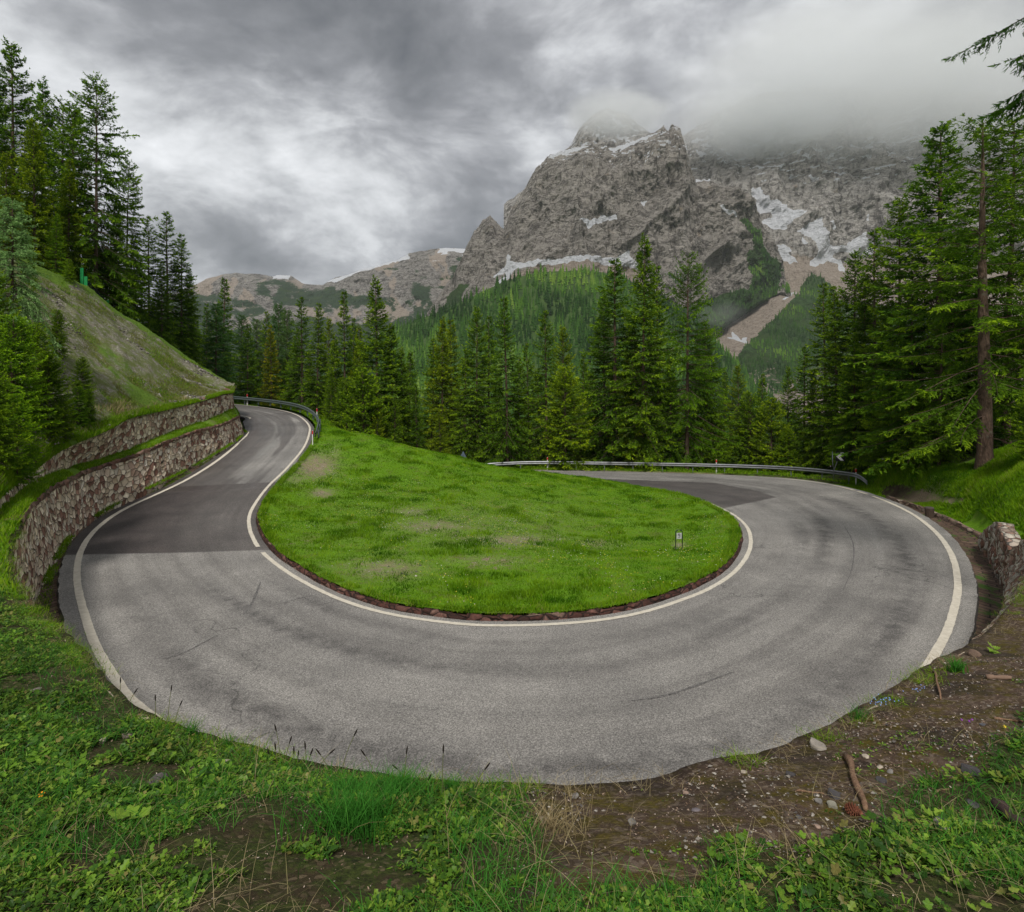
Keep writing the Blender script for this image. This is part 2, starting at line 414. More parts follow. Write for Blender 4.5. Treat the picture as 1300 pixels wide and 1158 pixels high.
# dark red stone kerb round the island
m = M('kerb_stone'); uvn = m.coord('UV')
wp = m.mix(.12, uvn, m.noise(uvn, 3, 3, col=True))
cellc = m.vor(m.mapping(wp, (3.4, 6.5, 1)), 1.0, out='Color'); ed = m.vor(m.mapping(wp, (3.4, 6.5, 1)), 1.0, 'DISTANCE_TO_EDGE')
c = m.ramp(m.n('ShaderNodeSeparateColor').outputs[0] if False else m.mr(cellc, 0, 1), [(0, (.03, .014, .011)), (.5, (.10, .038, .028)), (.8, (.19, .09, .07)), (1, (.3, .22, .17))])
c = m.mix(m.mr(m.noise(m.pos(), 14, 4), .35, .7, 0, .7), c, (.035, .02, .015)); c = m.mix(m.mr(ed, 0, .09, 1, 0), c, (.012, .009, .007))
MAT_KERB = m.done(m.bsdf(c, .85, m.bump(m.mr(ed, 0, .2), 1., .05)))
def kerb(name, line, nrm, prof, amp=.03, s=None, mat=None):
    s = arclen(line) if s is None else s; L = []
    for k, (o, z) in enumerate(prof):
        p = line.copy(); n_ = amp*fbm(s*3.1, s*0+k*3.7, o=3); blk = amp*1.2*(vn(np.floor(s*2.6), s*0+k)) if 0 < k < len(prof)-1 else 0
        p[:, :2] += nrm*(o+n_)[:, None]; p[:, 2] += z+(n_*.6+blk if 0 < k else 0)
        L.append(p)
    pw = np.concatenate([[0], np.cumsum([math.hypot(prof[i+1][0]-prof[i][0], prof[i+1][1]-prof[i][1]) for i in range(len(prof)-1)])])
    uv = np.stack([np.broadcast_to(s[None], (len(prof), len(s))), np.broadcast_to(pw[:, None], (len(prof), len(s)))], -1)
    return mk(name, np.stack(L), gridF(len(prof), len(s)), mat or MAT_KERB, uv=uv.reshape(-1, 2))
ka = np.argmin(np.abs(SU-upos(392, 560, pl))); kb = np.argmin(np.abs(SU-upos(800, 616, pr)))+60
seg = resamp(AI[ka:kb], 4200); sn = np.stack([np.interp(arclen(seg), arclen(AI[ka:kb]), NI[ka:kb, k]) for k in range(2)], 1)
k = kerb('stone_kerb', seg, sn, [(-.0, -.12), (.01, .04), (.03, .10), (.07, .11), (.12, .12), (.16, .08), (.19, -.1)], .03)
tag(k, 'dark red rough stone kerb curving round the foot of the grass island', 'kerb')

# ================================================================ wide ground sheet
c = []
for i in range(0, len(SU), 12):
    for L in (AO,):
        c.append((L[i][0], L[i][1], L[i][2]-.10))
ia = np.argmin(np.abs(SU-upos(1216, 738, pr)))
for i in range(ia-60, len(SU), 16): # verge outside right leg
    w = 1.3; c.append((AO[i][0]+NO[i][0]*w, AO[i][1]+NO[i][1]*w, AO[i][2]+.02))
for i in range(0, n0+60, 14): # far side of the left leg
    w = 1.6; c.append((AI[i][0]+NI[i][0]*w, AI[i][1]+NI[i][1]*w, AI[i][2]-.05)); c.append((AI[i][0]+NI[i][0]*6, AI[i][1]+NI[i][1]*6, AI[i][2]-2.2))
for i in range(0, ia-60, 20):
    c.append((AO[i][0]+NO[i][0]*1.2, AO[i][1]+NO[i][1]*1.2, AO[i][2]-.22)); c.append((AO[i][0]+NO[i][0]*5, AO[i][1]+NO[i][1]*5, -.8+AO[i][2]*.6))
for i in range(0, len(SU), 40):
    if SU[i] > SU[n0]+6: q = AI[i]; c.append((q[0]+NI[i][0]*2, q[1]+NI[i][1]*2, q[2]-.3))
c += [ip(1300, 565, 30), ip(1245, 580, 33), ip(1200, 590, 36), ip(1150, 597, 38.5), ip(1112, 605, 40.5), ip(1300, 600, 26), ip(1300, 640, 19), ip(1260, 620, 27), ip(1250, 645, 22.3), ip(1215, 640, 25.5), ip(1180, 640, 29), ip(1150, 614, 36), ip(1200, 614, 33), ip(1330, 600, 24.5), ip(1360, 570, 25), ip(1330, 640, 17)]
c += [(13.5, 14, 2.6), (16, 12, 3.2), (12, 9, 3.0), (10, 4, 3.3), (22, 14, 4.4), (30, 24, 4.6), (30, 34, 2.6), (30, 45, .4), (34, 56, -2), (45, 40, 5), (45, 24, 8), (40, 10, 8), (20, 2, 5), (60, 60, 4), (70, 30, 14), (60, 0, 13)]
c += [(0, 58, -3.4), (10, 59, -3.2), (19, 56, -2.6), (27, 50, -1.6), (0, 66, -6), (12, 68, -6.5), (24, 64, -5), (0, 80, -11), (20, 80, -10), (40, 75, -6), (0, 105, -20), (40, 105, -18), (80, 95, -6), (90, 120, -14)]
c += [(-15, 74, -3.2), (-20, 66, -.5), (-22, 74, -2), (-32, 68, 1.2), (-45, 68, 4), (-22, 88, -7), (-40, 88, -3), (-60, 80, 5), (-30, 108, -14), (-60, 110, -2), (-80, 70, 12)]
c += [(0, 4, -.4), (-8, 4, -.4), (8, 3, -.2), (0, -10, -.4), (-20, 0, -.5), (-20, 20, -.8), (-30, 30, -.8), (-40, 20, 0), (-30, -20, 0), (20, -20, 4), (-60, 0, 4), (-60, 40, 4), (0, -40, 0), (60, -40, 14)]
GT = TPS(c, .05)
def G(x, y):
    x = np.asarray(x, float); y = np.asarray(y, float)
    cx = np.clip(x, -80, 90); cy = np.clip(y, -40, 115); z = GT(cx, cy)
    d = np.hypot(x-cx, y-cy); z = z*(1-sstep(0, 160, d))+(-135)*sstep(0, 160, d)
    return z
def spaced(a, b, st, ext, g=1.16):
    core = list(np.arange(a, b, st)); s = st; p = core[-1]; R = []
    while p < ext: s *= g; p += s; R.append(p)
    s = st; p = a; L = []
    while p > -ext: s *= g; p -= s; L.append(p)
    return np.array(L[::-1]+core+R)
gx = spaced(-60, 62, .36, 7000); gy = spaced(-12, 92, .36, 7000)
X, Y = np.meshgrid(gx, gy); Z = G(X, Y)
dR, iR = near_dist(X, Y, MID[::1]); halfw = wid[np.clip((iR*1400/len(MID)).astype(int), 0, 1399)]/2
dm, im = near_dist(X, Y, (AO+AI)[::2]/2); hw = wid[::2][im]/2+.45; zr = ((AO+AI)/2)[::2][im, 2]
onroad = dm < hw+.1
low = np.minimum(AO[::2][im, 2], AI[::2][im, 2])-.22
rampw = sstep(hw+.15, hw+1.3, dm); Z = np.where(dm < hw+1.3, low*(1-rampw)+Z*rampw, Z)
insg = inside_island(X, Y); Z = np.where(insg, np.minimum(Z, ISL(np.clip(X, -30, 20), np.clip(Y, 5, 95))-.35), Z)
Z = Z+.09*fbm(X*.45, Y*.45, o=4)*sstep(.5, 2, dm-hw)*(~insg)
dirt = np.zeros_like(X); pxg, pyg = pix(X, np.maximum(Y, 1), Z)
for cx, cy, rx, ry, s in ((1140, 626, 24, 11, 2.4), (1165, 632, 30, 10, 2.4), (1205, 636, 28, 4, 2.), (1165, 605, 16, 5, .7), (1100, 622, 18, 3, .9), (1243, 634, 5, 3, .8)):
    dirt = np.maximum(dirt, s*np.exp(-(((pxg-cx)/rx)**2+((pyg-cy)/ry)**2))*(Y > 5))
dirt = np.maximum(dirt, 1.4*np.exp(-((dm-hw-.5)/.45)**2)*(X > -5)*(Y > 38))
forest_floor = sstep(.5, 3.5, np.where((X > 18), (Y-(33-.0*X)) - (26.5-X)*1.2 + 1.5, Y-58)) 
duff = np.clip(forest_floor*((Y > 34) | (X > 27))+((X < -14) & (Y > 60)), 0, 1)
dirt = np.maximum(dirt, 1.15*forest_floor*((Y > 34) | (X > 27)))
dirt = np.maximum(dirt, 1.2*((X < -14) & (Y > 60)))
g = mk('ground', np.stack([X, Y, Z], -1), gridF(*X.shape), MAT_GRASS, attrs={'bare': dirt, 'duff': duff}); tag(g, kind='structure')
_GX, _GY, _GZ = gx, gy, Z
def bil(x, y):
    x = np.asarray(x, float); y = np.asarray(y, float)
    i = np.clip(np.searchsorted(_GX, x)-1, 0, len(_GX)-2); j = np.clip(np.searchsorted(_GY, y)-1, 0, len(_GY)-2)
    u = (x-_GX[i])/(_GX[i+1]-_GX[i]); v = (y-_GY[j])/(_GY[j+1]-_GY[j])
    return (_GZ[j, i]*(1-u)+_GZ[j, i+1]*u)*(1-v)+(_GZ[j+1, i]*(1-u)+_GZ[j+1, i+1]*u)*v

# ================================================================ stone material
def stone_mat(name, sc, cols, dirt=(.055, .043, .034), warp=.10, moss=0.0, solid=False):
    m = M(name); uvn = m.pos() if solid else m.coord('UV')
    wv = m.mix(warp, uvn, m.noise(uvn, 2.2, 3, .6, col=True)); wv = m.mapping(wv, (sc[0], sc[0], sc[1]) if solid else (sc[0], sc[1], 1))
    col = m.vor(wv, 1, out='Color', rnd=.9); ed = m.vor(wv, 1, 'DISTANCE_TO_EDGE', rnd=.9)
    sepr = m.n('ShaderNodeSeparateColor'); m.put(sepr.inputs[0], col)
    c = m.ramp(sepr.outputs[0], cols, 'LINEAR')
    c = m.mix(m.mr(m.noise(m.pos(), 9, 5, .7), .3, .75, 0, .35), c, (.2, .15, .11))
    c = m.mix(1.0, c, m.mr(sepr.outputs[1], 0, 1, .8, 1.4), 'MULTIPLY')
    stn = m.noise(m.mapping(m.pos(), (.6, .6, .25)), 1.2, 4, .6); c = m.mix(m.mr(stn, .56, .78, 0, .25), c, (.07, .05, .036))
    c = m.mix(m.mr(ed, .010, .05, 1, 0), c, dirt)
    if moss: c = m.mix(m.math('MULTIPLY', m.mr(m.noise(m.pos(), 2.6, 4, .7), .55, .68), moss), c, (.035, .075, .012))
    h = m.math('ADD', m.mr(ed, 0, .22), m.math('MULTIPLY', m.noise(m.pos(), 12, 4), .35))
    return m.done(m.bsdf(c, .88, m.bump(h, .9, .05), spec=.25))
STC = [(0, (.16, .07, .05)), (.20, (.30, .15, .105)), (.28, (.50, .39, .27)), (.5, (.70, .58, .43)), (.65, (.82, .71, .55)), (.80, (.36, .21, .15)), (.86, (.58, .47, .36)), (1, (.80, .72, .60))]
MAT_WALL = stone_mat('wall_stone', (4.0, 4.8), STC)
MAT_WALL2 = stone_mat('wall_stone_far', (4.4, 5.2), STC)
MAT_COPE = stone_mat('coping_stone', (2.4, 4.5), [(0, (.08, .035, .026)), (.5, (.17, .08, .058)), (1, (.24, .15, .11))], moss=1.0)
# ---------------------------------------------------------------- lower wall top line (T1) and base line (B1)
hb = [(-43.5, 44.0, 5.1), (-35, 46.8, 4.5), (-27, 47.2, 3.6)]
B1 = np.array(hb+[tuple(P(303, 545, 43)), tuple(P(300, 557, 39.6)), tuple(P(283, 569, 36.8)), tuple(P(242, 593, 33)), tuple(P(186, 620, 28.4)), tuple(P(140, 643, 26)), tuple(P(108, 663, 23.6)), tuple(P(83, 684, 21)), tuple(P(66, 713, 18.6)), tuple(P(52, 741, 16.8)),
      (-11.9, 14.4, 0), (-10.2, 11.6, 0), (-7.6, 8.9, 0), (-4.2, 6.8, 0), (0, 6.05, 0), (4.3, 6.6, 0), (7.8, 8.6, 0), (10.6, 11.4, 0), tuple(P(1290, 781, 14.7)), tuple(P(1277, 758, 16.0)), tuple(P(1266, 730, 18.0)), tuple(P(1256, 706, 20.3)), tuple(P(1243, 686, 22.0))])
T1 = np.array([(-44, 43.4, 6.7), (-35, 46.3, 6.2), (-27.3, 46.6, 5.4)]+[tuple(P(297.5, 524, 42.9)), tuple(P(294, 533, 39.4)), tuple(P(277, 540, 36.8)), tuple(P(237, 551, 33.2)), tuple(P(181, 574, 28.8)), tuple(P(131, 591, 26.2)), tuple(P(98, 603, 23.9)), tuple(P(69, 618, 20.6)), tuple(P(48, 634, 17.9)), tuple(P(36, 643, 16.1)),
      tuple(P(21, 669, 13.6)), tuple(P(10, 698, 11.6)), tuple(P(17, 752, 9.2)), tuple(P(80, 812, 6.8)), tuple(P(150, 888, 5.05)), tuple(P(330, 966, 4.15)), tuple(P(650, 1006, 3.8)), tuple(P(1000, 958, 4.2)), tuple(P(1190, 845, 5.9)), tuple(P(1262, 805, 7.3))])
def wall_strip(name, Bp, Tp, label, mat, rows=26, n=900, amp=.05, cope=True, group=None, mb=None):
    s = arclen(Bp); s = s+.0; L = s[-1]; u = arclen(Tp); u = u/u[-1]*L
    vv = np.linspace(0, 1, rows)
    W = Bp[None]*(1-vv)[:, None, None]+Tp[None]*vv[:, None, None]
    N = nrm2(Bp); cen = (Bp-Tp)[:, :2]; sg = np.sign((N*cen).sum(1)); sg[sg == 0] = 1; N = N*np.sign(np.median(sg))
    N = smooth1(N, 10)
    hh = np.linalg.norm(Tp-Bp, axis=1)
    a = amp*fbm(s[None]*2.6, vv[:, None]*hh[None]*2.6, o=3)+amp*.8*fbm(s[None]*.4, vv[:, None]*2, o=2)
    W[..., :2] += N[None]*a[..., None]
    W[-1, :, 2] += .05*fbm(s*1.3, s*0, o=3)
    back = W[-1].copy(); back[:, :2] -= N*.40; back[:, 2] -= .02; b2 = W[0].copy(); b2[:, :2] -= N*.5; b2[:, 2] -= .4
    lowr = W[0].copy(); lowr[:, 2] -= .35
    allr = np.concatenate([lowr[None], W, back[None], b2[None]])
    vrow = np.concatenate([[-.35/2.2], vv])
    uvv = np.stack([np.broadcast_to(s[None], (rows+1, len(s))), vrow[:, None]*hh[None]], -1)
    uvb = np.stack([s, hh+.4], -1)[None]; uvc = np.stack([s, hh+3], -1)[None]
    o = empty('retaining_wall', Bp[len(Bp)//2]*[1, 1, 1], 0, label, 'retaining wall', group)
    allr2 = allr-Bp[len(Bp)//2]
    mk('stone_face', allr2, gridF(len(allr), len(s)), mat, o, uv=np.concatenate([uvv, uvb, uvc]).reshape(-1, 2))
    if cope:
        kc = len(s) if cope is True else cope
        cp = []
        for dn, dz in ((.05, -.11), (.07, .0), (.03, .07), (-.2, .09), (-.42, .05), (-.44, -.1)):
            p = W[-1].copy(); j = .03*vn(np.floor(s*2.2), s*0+dz*40)+.02*fbm(s*6, s*0+dn*30, o=2)
            p[:, :2] += N*(dn+j)[:, None]; p[:, 2] += dz+j*.8; cp.append(p-Bp[len(Bp)//2])
        uvk = np.stack([np.broadcast_to(s[None], (6, len(s))), np.broadcast_to(np.array([0, .11, .18, .42, .64, .8])[:, None], (6, len(s)))], -1)
        mk('coping', np.stack(cp)[:, :kc], gridF(6, kc), MAT_COPE, o, uv=uvk[:, :kc].reshape(-1, 2))
    return W
nT = len(T1)
B1r, T1r = [], []
def rs(line, n): return resamp(smooth1(catmull(line, 24), 8), n)
cb = smooth1(catmull(B1[:nT], 30), 8); ct = smooth1(catmull(T1, 30), 8)
u = (arclen(cb)/arclen(cb)[-1]+arclen(ct)/arclen(ct)[-1])/2
q = np.linspace(0, u[-1], 1500)
LB = np.stack([np.interp(q, u, cb[:, k]) for k in range(3)], 1); LT = np.stack([np.interp(q, u, ct[:, k]) for k in range(3)], 1)
W1 = wall_strip('w', LB, LT, 'long lower retaining wall of pale and rust-red rubble stone beside the gutter', MAT_WALL, n=1500, cope=int(np.argmin(np.hypot(LT[:, 0]+11.5, LT[:, 1]-14))))
# right stepped wall piece
rb = rs(B1[nT-1:], 400)
Tr = np.array([tuple(P(1262, 805, 7.3)), (8.6, 9.6, 2.55), tuple(P(1330, 700, 12.2)), tuple(P(1302, 684, 14.6)), tuple(P(1290, 694, 16.0)), tuple(P(1283, 709, 17.0)), tuple(P(1272, 680, 18.4)), tuple(P(1262, 663, 19.8)), tuple(P(1244, 680, 22.0))])
ctr = catmull(Tr, 30); ub = arclen(rb)/arclen(rb)[-1]
# map by distance of horizontal arc
ut = arclen(ctr)/arclen(ctr)[-1]
tr = np.stack([np.interp(ub, ut, ctr[:, k]) for k in range(3)], 1)
MAT_WALL3 = stone_mat('wall_stone_dark', (4.2, 5.0), [(0, (.13, .06, .045)), (.3, (.28, .14, .10)), (.6, (.42, .37, .31)), (1, (.55, .50, .43))], moss=.5, solid=True)
W3 = wall_strip('w', rb, tr, 'short stepped stone wall with a notched top beside the paved gutter', MAT_WALL3, rows=18, cope=False, amp=.09)
# ---------------------------------------------------------------- upper wall
UB = np.array([(-44.5, 42.6, 6.85), (-35.2, 45.5, 6.35), (-27.9, 45.8, 5.6), tuple(P(291, 515, 42.6)), tuple(P(285, 524, 39.4)), tuple(P(266, 533, 37)), tuple(P(225, 548, 33.4)), tuple(P(172, 569, 29.2)), tuple(P(122, 587, 26.4)), tuple(P(80, 598, 23.6)), tuple(P(52, 611, 20.6)), tuple(P(28, 626, 17.9)), tuple(P(4, 648, 15.3)), tuple(P(-50, 684, 12.6)), (-11.5, 9.0, 2.75)])
UT = np.array([(-45, 42.2, 8.9), (-35.6, 45.0, 8.3), (-28.3, 45.3, 7.4), tuple(P(289, 494, 42.4)), tuple(P(282, 500, 39.4)), tuple(P(262, 506, 37)), tuple(P(221, 516, 33.6)), tuple(P(168, 527, 29.5)), tuple(P(140, 540, 27.0)), tuple(P(84, 562, 23.8)), tuple(P(48, 585, 20.8)), tuple(P(22, 600, 18.1)), tuple(P(-4, 618, 15.5)), tuple(P(-60, 650, 12.7)), (-12, 9.1, 3.3)])
cb = smooth1(catmull(UB, 30), 8); ct = smooth1(catmull(UT, 30), 8); u = (arclen(cb)/arclen(cb)[-1]+arclen(ct)/arclen(ct)[-1])/2; q = np.linspace(0, 1, 1100)
UBr = np.stack([np.interp(q, u, cb[:, k]) for k in range(3)], 1); UTr = np.stack([np.interp(q, u, ct[:, k]) for k in range(3)], 1)
W2 = wall_strip('w', UBr, UTr, 'upper retaining wall of pale rubble stone set back above the grassy ledge', MAT_WALL2, rows=20)

# ---------------------------------------------------------------- ledge between the walls
TL = W1[-1]; sT = arclen(TL)
kend = np.argmin(np.hypot(TL[:, 0]+9.7, TL[:, 1]-11)) # near end of ledge
tl = TL[:kend+60]
ul = np.linspace(0, 1, 700); a = resamp(tl, 700); b = resamp(UBr, 700)
dlt, ii = near_dist(a[:, 0], a[:, 1], UBr); b = UBr[ii].copy(); b = smooth1(b, 10)
rows = []
for w in np.linspace(0, 1, 9):
    p = a*(1-w)+b*w; p[:, 2] += .05+.07*math.sin(w*3.1)+.05*fbm(p[:, 0]*2, p[:, 1]*2, o=3); 
    rows.append(p)
LEDGE = np.stack(rows)
o = mk('grassy_ledge', LEDGE, gridF(9, 700), MAT_GRASS, attrs={'bare': np.full(9*700, .1)}); tag(o, kind='structure')

# ---------------------------------------------------------------- hillside above the upper wall
hs = [((-45, 41.7, 8.9), (-46, 46, 12)), ((-35.6, 44.5, 8.3), (-37, 50, 10.4)), ((-28.6, 44.8, 7.4), (-29, 51.5, 8.6)),
 (P(288, 494, 42.2), P(297, 491, 49)), (P(281, 500, 39.2), P(283, 483, 48.5)), (P(261, 506, 36.8), P(262, 470, 47.5)), (P(220, 516, 33.3), P(235, 452, 46)), (P(167, 527, 29.2), P(195, 424, 44)),
 (P(139, 540, 26.7), P(150, 395, 42)), (P(83, 562, 23.5), P(105, 362, 39.5)), (P(47, 585, 20.5), P(60, 345, 37)), (P(21, 600, 17.8), P(0, 318, 34)), (P(-5, 618, 15.2), P(-80, 290, 31)), (P(-62, 650, 12.4), P(-190, 280, 27)), ((-12.2, 8.7, 3.4), (-38, 12, 15)), ((-14, 3, 3.9), (-38, -8, 15))]
ha = catmull([a for a, b in hs], 24); hb_ = catmull([b for a, b in hs], 24)
n = 420
ha = np.stack([np.interp(np.linspace(0, 1, n), np.linspace(0, 1, len(ha)), ha[:, k]) for k in range(3)], 1); hb_ = np.stack([np.interp(np.linspace(0, 1, n), np.linspace(0, 1, len(hb_)), hb_[:, k]) for k in range(3)], 1)
ha, hb_ = smooth1(ha, 6), smooth1(hb_, 6)
rows = []; nv = 110
ex = np.array([-.75, .65])
for w in np.linspace(-.02, 1, nv):
    p = ha*(1-w)+hb_*w; k = 1.0*np.sin(np.pi*np.clip(w, 0, 1))
    p[:, 2] += k*(.45*fbm(p[:, 0]*.25, p[:, 1]*.25, o=4)*2+.15)+(.20*fbm(p[:, 0]*1.2, p[:, 1]*1.2, o=5, g=.6)+.14*ridge(p[:, 0]*.5+p[:, 1]*.2, p[:, 1]*.12, 0, 3))*min(1, w*6+.1)
    if w < 0: p[:, 2] += -.05
    rows.append(p)
for d, dz in ((1.0, .1), (3, .15), (8, .5), (20, 1.5), (45, 3), (90, 3)):
    p = hb_.copy(); p[:, :2] += ex*d; p[:, 2] += dz+.15*fbm(p[:, 0]*.4, p[:, 1]*.4, o=3); rows.append(p)
HS = np.stack(rows); ww = np.concatenate([np.linspace(-.02, 1, nv), [1.05, 1.1, 1.3, 1.6, 2, 3]])
sp_ = np.linspace(0, 1, n)[None]; w_ = ww[:, None]
nz = fbm(HS[..., 0]*.6, HS[..., 1]*.6, o=4)
gt = np.maximum(sstep(.88, .99, w_+.07*nz), sstep(.07, .0, w_+.06*nz))
gt = np.maximum(gt, .75*sstep(.2, .55, fbm(HS[..., 0]*.22+4, HS[..., 1]*.22, o=4)+.12)) 
m = M('scree_slope'); pos = m.pos(); b = m.noise(pos, 2.5, 5, .7); f = m.noise(pos, 14, 5, .75); v = m.vor(pos, 7, out='Color'); v2 = m.vor(pos, 16, out='Color')
s = m.mix(m.mr(b, .3, .7), (.13, .115, .075), (.28, .25, .18)); s = m.mix(m.mr(v, .3, .75, 0, .7), s, (.27, .255, .22)); s = m.mix(m.mr(v2, .62, .8, 0, .7), s, (.46, .44, .39)); s = m.mix(m.mr(m.noise(pos, 1.4, 6, .75), .42, .56, 0, .85), s, (.13, .165, .035)); s = m.mix(m.mr(m.noise(m.mapping(pos, (1, 1, .5)), .9, 5, .7), .58, .7, 0, .7), s, (.05, .045, .045))
g = m.mix(m.mr(f, .3, .7), (.05, .11, .01), (.19, .30, .04))
col = m.mix(m.mr(m.math('ADD', m.attr('grass'), m.math('MULTIPLY', m.math('SUBTRACT', b, .5), 1.2)), .35, .65), s, g)
MAT_SCREE = m.done(m.bsdf(col, .92, m.bump(m.math('ADD', f, v2), .9, .09), spec=.15))
o = mk('hillside', HS, gridF(*HS.shape[:2]), MAT_SCREE, attrs={'grass': gt}); tag(o, kind='structure')
HSp = HS.reshape(-1, 3)

def ground_at(x, y):
    """highest built terrain near a point: hillside if over it, else the ground sheet"""
    z = float(bil(x, y)); d = np.hypot(HSp[:, 0]-x, HSp[:, 1]-y); k = d.argmin()
    if d[k] < .9 or (d[k] < 3.5 and x < -25): z = max(z, float(HSp[k, 2]))
    return z

# ---------------------------------------------------------------- paved gutters
m = M('gutter_paving'); uvn = m.coord('UV')
br = m.n('ShaderNodeTexBrick'); m.put(br.inputs['Vector'], m.mapping(m.mix(.03, uvn, m.noise(uvn, 3, 3, col=True)), (1, 1, 1), (0, 0, math.pi/2))); br.inputs['Scale'].default_value = 1.0; br.inputs['Brick Width'].default_value = .5; br.inputs['Row Height'].default_value = .22
br.inputs['Mortar Size'].default_value = .018; br.inputs['Color1'].default_value = (.10, .055, .038, 1); br.inputs['Color2'].default_value = (.19, .125, .09, 1); br.inputs['Mortar'].default_value = (.018, .014, .01, 1)
n1 = m.noise(m.pos(), 6, 5, .7); c = m.mix(m.mr(n1, .35, .7, 0, .7), br.outputs[0], (.05, .035, .024)); c = m.mix(m.mr(m.noise(m.pos(), 1.4, 5, .75), .54, .62), c, (.05, .11, .012))
MAT_GUT = m.done(m.bsdf(c, .8, m.bump(m.math('ADD', m.math('MULTIPLY', br.outputs['Fac'], -1.0), n1), .8, .04)))
def gutter(i0, i1, w0, w1):
    L = AO[i0:i1]; N = NO[i0:i1]; s = SU[i0:i1]; n = len(s); w = np.interp(np.linspace(0, 1, n), np.linspace(0, 1, len(w0)), w0)
    rows = []; off = [(.0, -.10), (.12, -.12), (.5, -.17), (.85, -.12), (1.0, -.04)]
    for f, z in off:
        p = L.copy(); p[:, :2] += N*(.03+f*w)[:, None]; p[:, 2] += z+.015*fbm(p[:, 0]*3, p[:, 1]*3, o=3); rows.append(p)
    uv = np.stack([np.broadcast_to(s[None], (5, n)), np.stack([f*w for f, z in off])], -1)
    o = mk('gutter', np.stack(rows), gridF(5, n), MAT_GUT, uv=uv.reshape(-1, 2)); tag(o, kind='structure')
    # kerb along the outer side
    p = L.copy(); p[:, :2] += N*(.03+w)[:, None]
    pk = resamp(p, n*3); nk = np.stack([np.interp(arclen(pk), arclen(p), N[:, k]) for k in range(2)], 1)
    k = kerb('stone_kerb', pk, nk, [(-.03, -.1), (-.02, .06), (.03, .10), (.12, .10), (.17, .05), (.19, -.15)], .02, mat=MAT_KERB2)
    return k, p, N
MAT_KERB2 = stone_mat('gutter_kerb_stone', (1.6, 4), [(0, (.12, .07, .05)), (.5, (.24, .16, .12)), (1, (.36, .28, .22))], moss=.7)
iL0 = np.argmin(np.abs(SU-upos(300, 570, pl))); iB = np.argmin(np.abs(SU-SU[np.hypot(OUT[:, 0], OUT[:, 1]-7.5).argmin()]))
iR1 = np.argmin(np.abs(SU-upos(1137, 643, pr)))
kl, gl, _ = gutter(iL0-60, iB, [.35, .45, .55, .75, .95, 1.0], 0)
tag(kl, 'rough kerb stones along the gutter below the long lower wall', 'kerb')
kr, gr_, _ = gutter(iB+4, iR1, [.9, 1.0, 1.15, 1.2, 1.0, .55, .15], 0)
tag(kr, 'low kerb of long brown stones edging the paved gutter by the grass slope', 'kerb')

# ---------------------------------------------------------------- near bank above the wall (where the camera stands)
kb0 = np.argmin(np.hypot(TL[:, 0]+12.6, TL[:, 1]-15.5))
edge = np.vstack([TL[kb0:], tr[8:150]])
edge = resamp(edge, 520)
TGT = catmull([(-13.0, 13.5, 0), (-13.5, 9, 0), (-14, 4, 0), (-12, -3, 0), (-5, -8, 0), (3, -9, 0), (12, -5, 0), (16, 2, 0), (17, 8, 0), (16, 13, 0), (15.2, 15, 0)], 30)
tg = resamp(TGT, 520)
bc = [(p[0], p[1], p[2]+.01) for p in edge[::12]]+[(0, 0, 3.85), (-2.2, 1.5, 3.72), (2.2, 1.5, 3.72), (0, 2, 3.62), (-8, 4, 3.7), (-6, 0, 3.95), (6, 0, 3.9), (9, 5, 3.5), (-13, 5, 3.7), (0, -8, 4.3), (-12, -3, 4.4), (12, -5, 4.4), (-11.5, 10, 2.95), (-13, 13.5, 2.9), (16, 8, 3.4), (13, 13, 2.7), (15.2, 15, 2.6)]
BT = TPS(bc, .02)
nb = 330
ks = np.linspace(0, 1, nb)**1.6
BX = edge[None, :, 0]*(1-ks[:, None])+tg[None, :, 0]*ks[:, None]; BY = edge[None, :, 1]*(1-ks[:, None])+tg[None, :, 1]*ks[:, None]
def bank_z(x, y, micro=True):
    z = BT(x, y)
    return z+(.05*fbm(x*1.4, y*1.4, o=3)+.030*fbm(x*6, y*6, o=4, g=.6)) if micro else z
BZ = BT(BX, BY)+(bank_z(BX, BY)-BT(BX, BY))*(.25+.75*sstep(0, .06, ks))[:, None]
lip = np.stack([edge[:, 0], edge[:, 1], BZ[0]-.12], -1)
# lip pushed out over the wall a little
Nl = nrm2(edge); c_ = np.array([0, 14]); Nl *= np.sign(((c_-edge[:, :2])*Nl).sum(1))[:, None]
lipo = lip.copy(); lipo[:, :2] += Nl*.07; BX[0] += Nl[:, 0]*(.07+.03*fbm(arclen(edge)*3, arclen(edge)*0, o=3)); BY[0] += Nl[:, 1]*(.07+.02*fbm(arclen(edge)*6, arclen(edge)*0+5, o=4, g=.7))
BV = np.concatenate([lipo[None], np.stack([BX, BY, BZ], -1)])
def bank_masks(x, y, z):
    px, py = pix(x, np.maximum(y, .8), z)
    right = sstep(560, 760, px+.25*(1060-py)); # gravel side
    green = 1-right
    d = (px-1180)*.55+(py-960)*1.0
    n = fbm(x*1.8, y*1.8, o=4)
    green = np.maximum(green, sstep(-10, 50, (py-(1078-np.maximum(px-1040, 0)*.60))+60*n)*(px > 900))
    green = np.maximum(green, .75*sstep(30, 70, (py-1080)+50*n)*(px > 560))
    green = np.where((px < 60) & (y > 6), 1, green)
    rim = np.clip(green, 0, 1)
    return rim
BG = bank_masks(BV[..., 0], BV[..., 1], BV[..., 2])
m = M('bank_soil'); pos = m.pos(); b = m.noise(pos, 3, 5, .65); f = m.noise(pos, 25, 5, .75); v = m.vor(pos, 38, out='Color'); mo = m.noise(pos, 5.5, 5, .7)
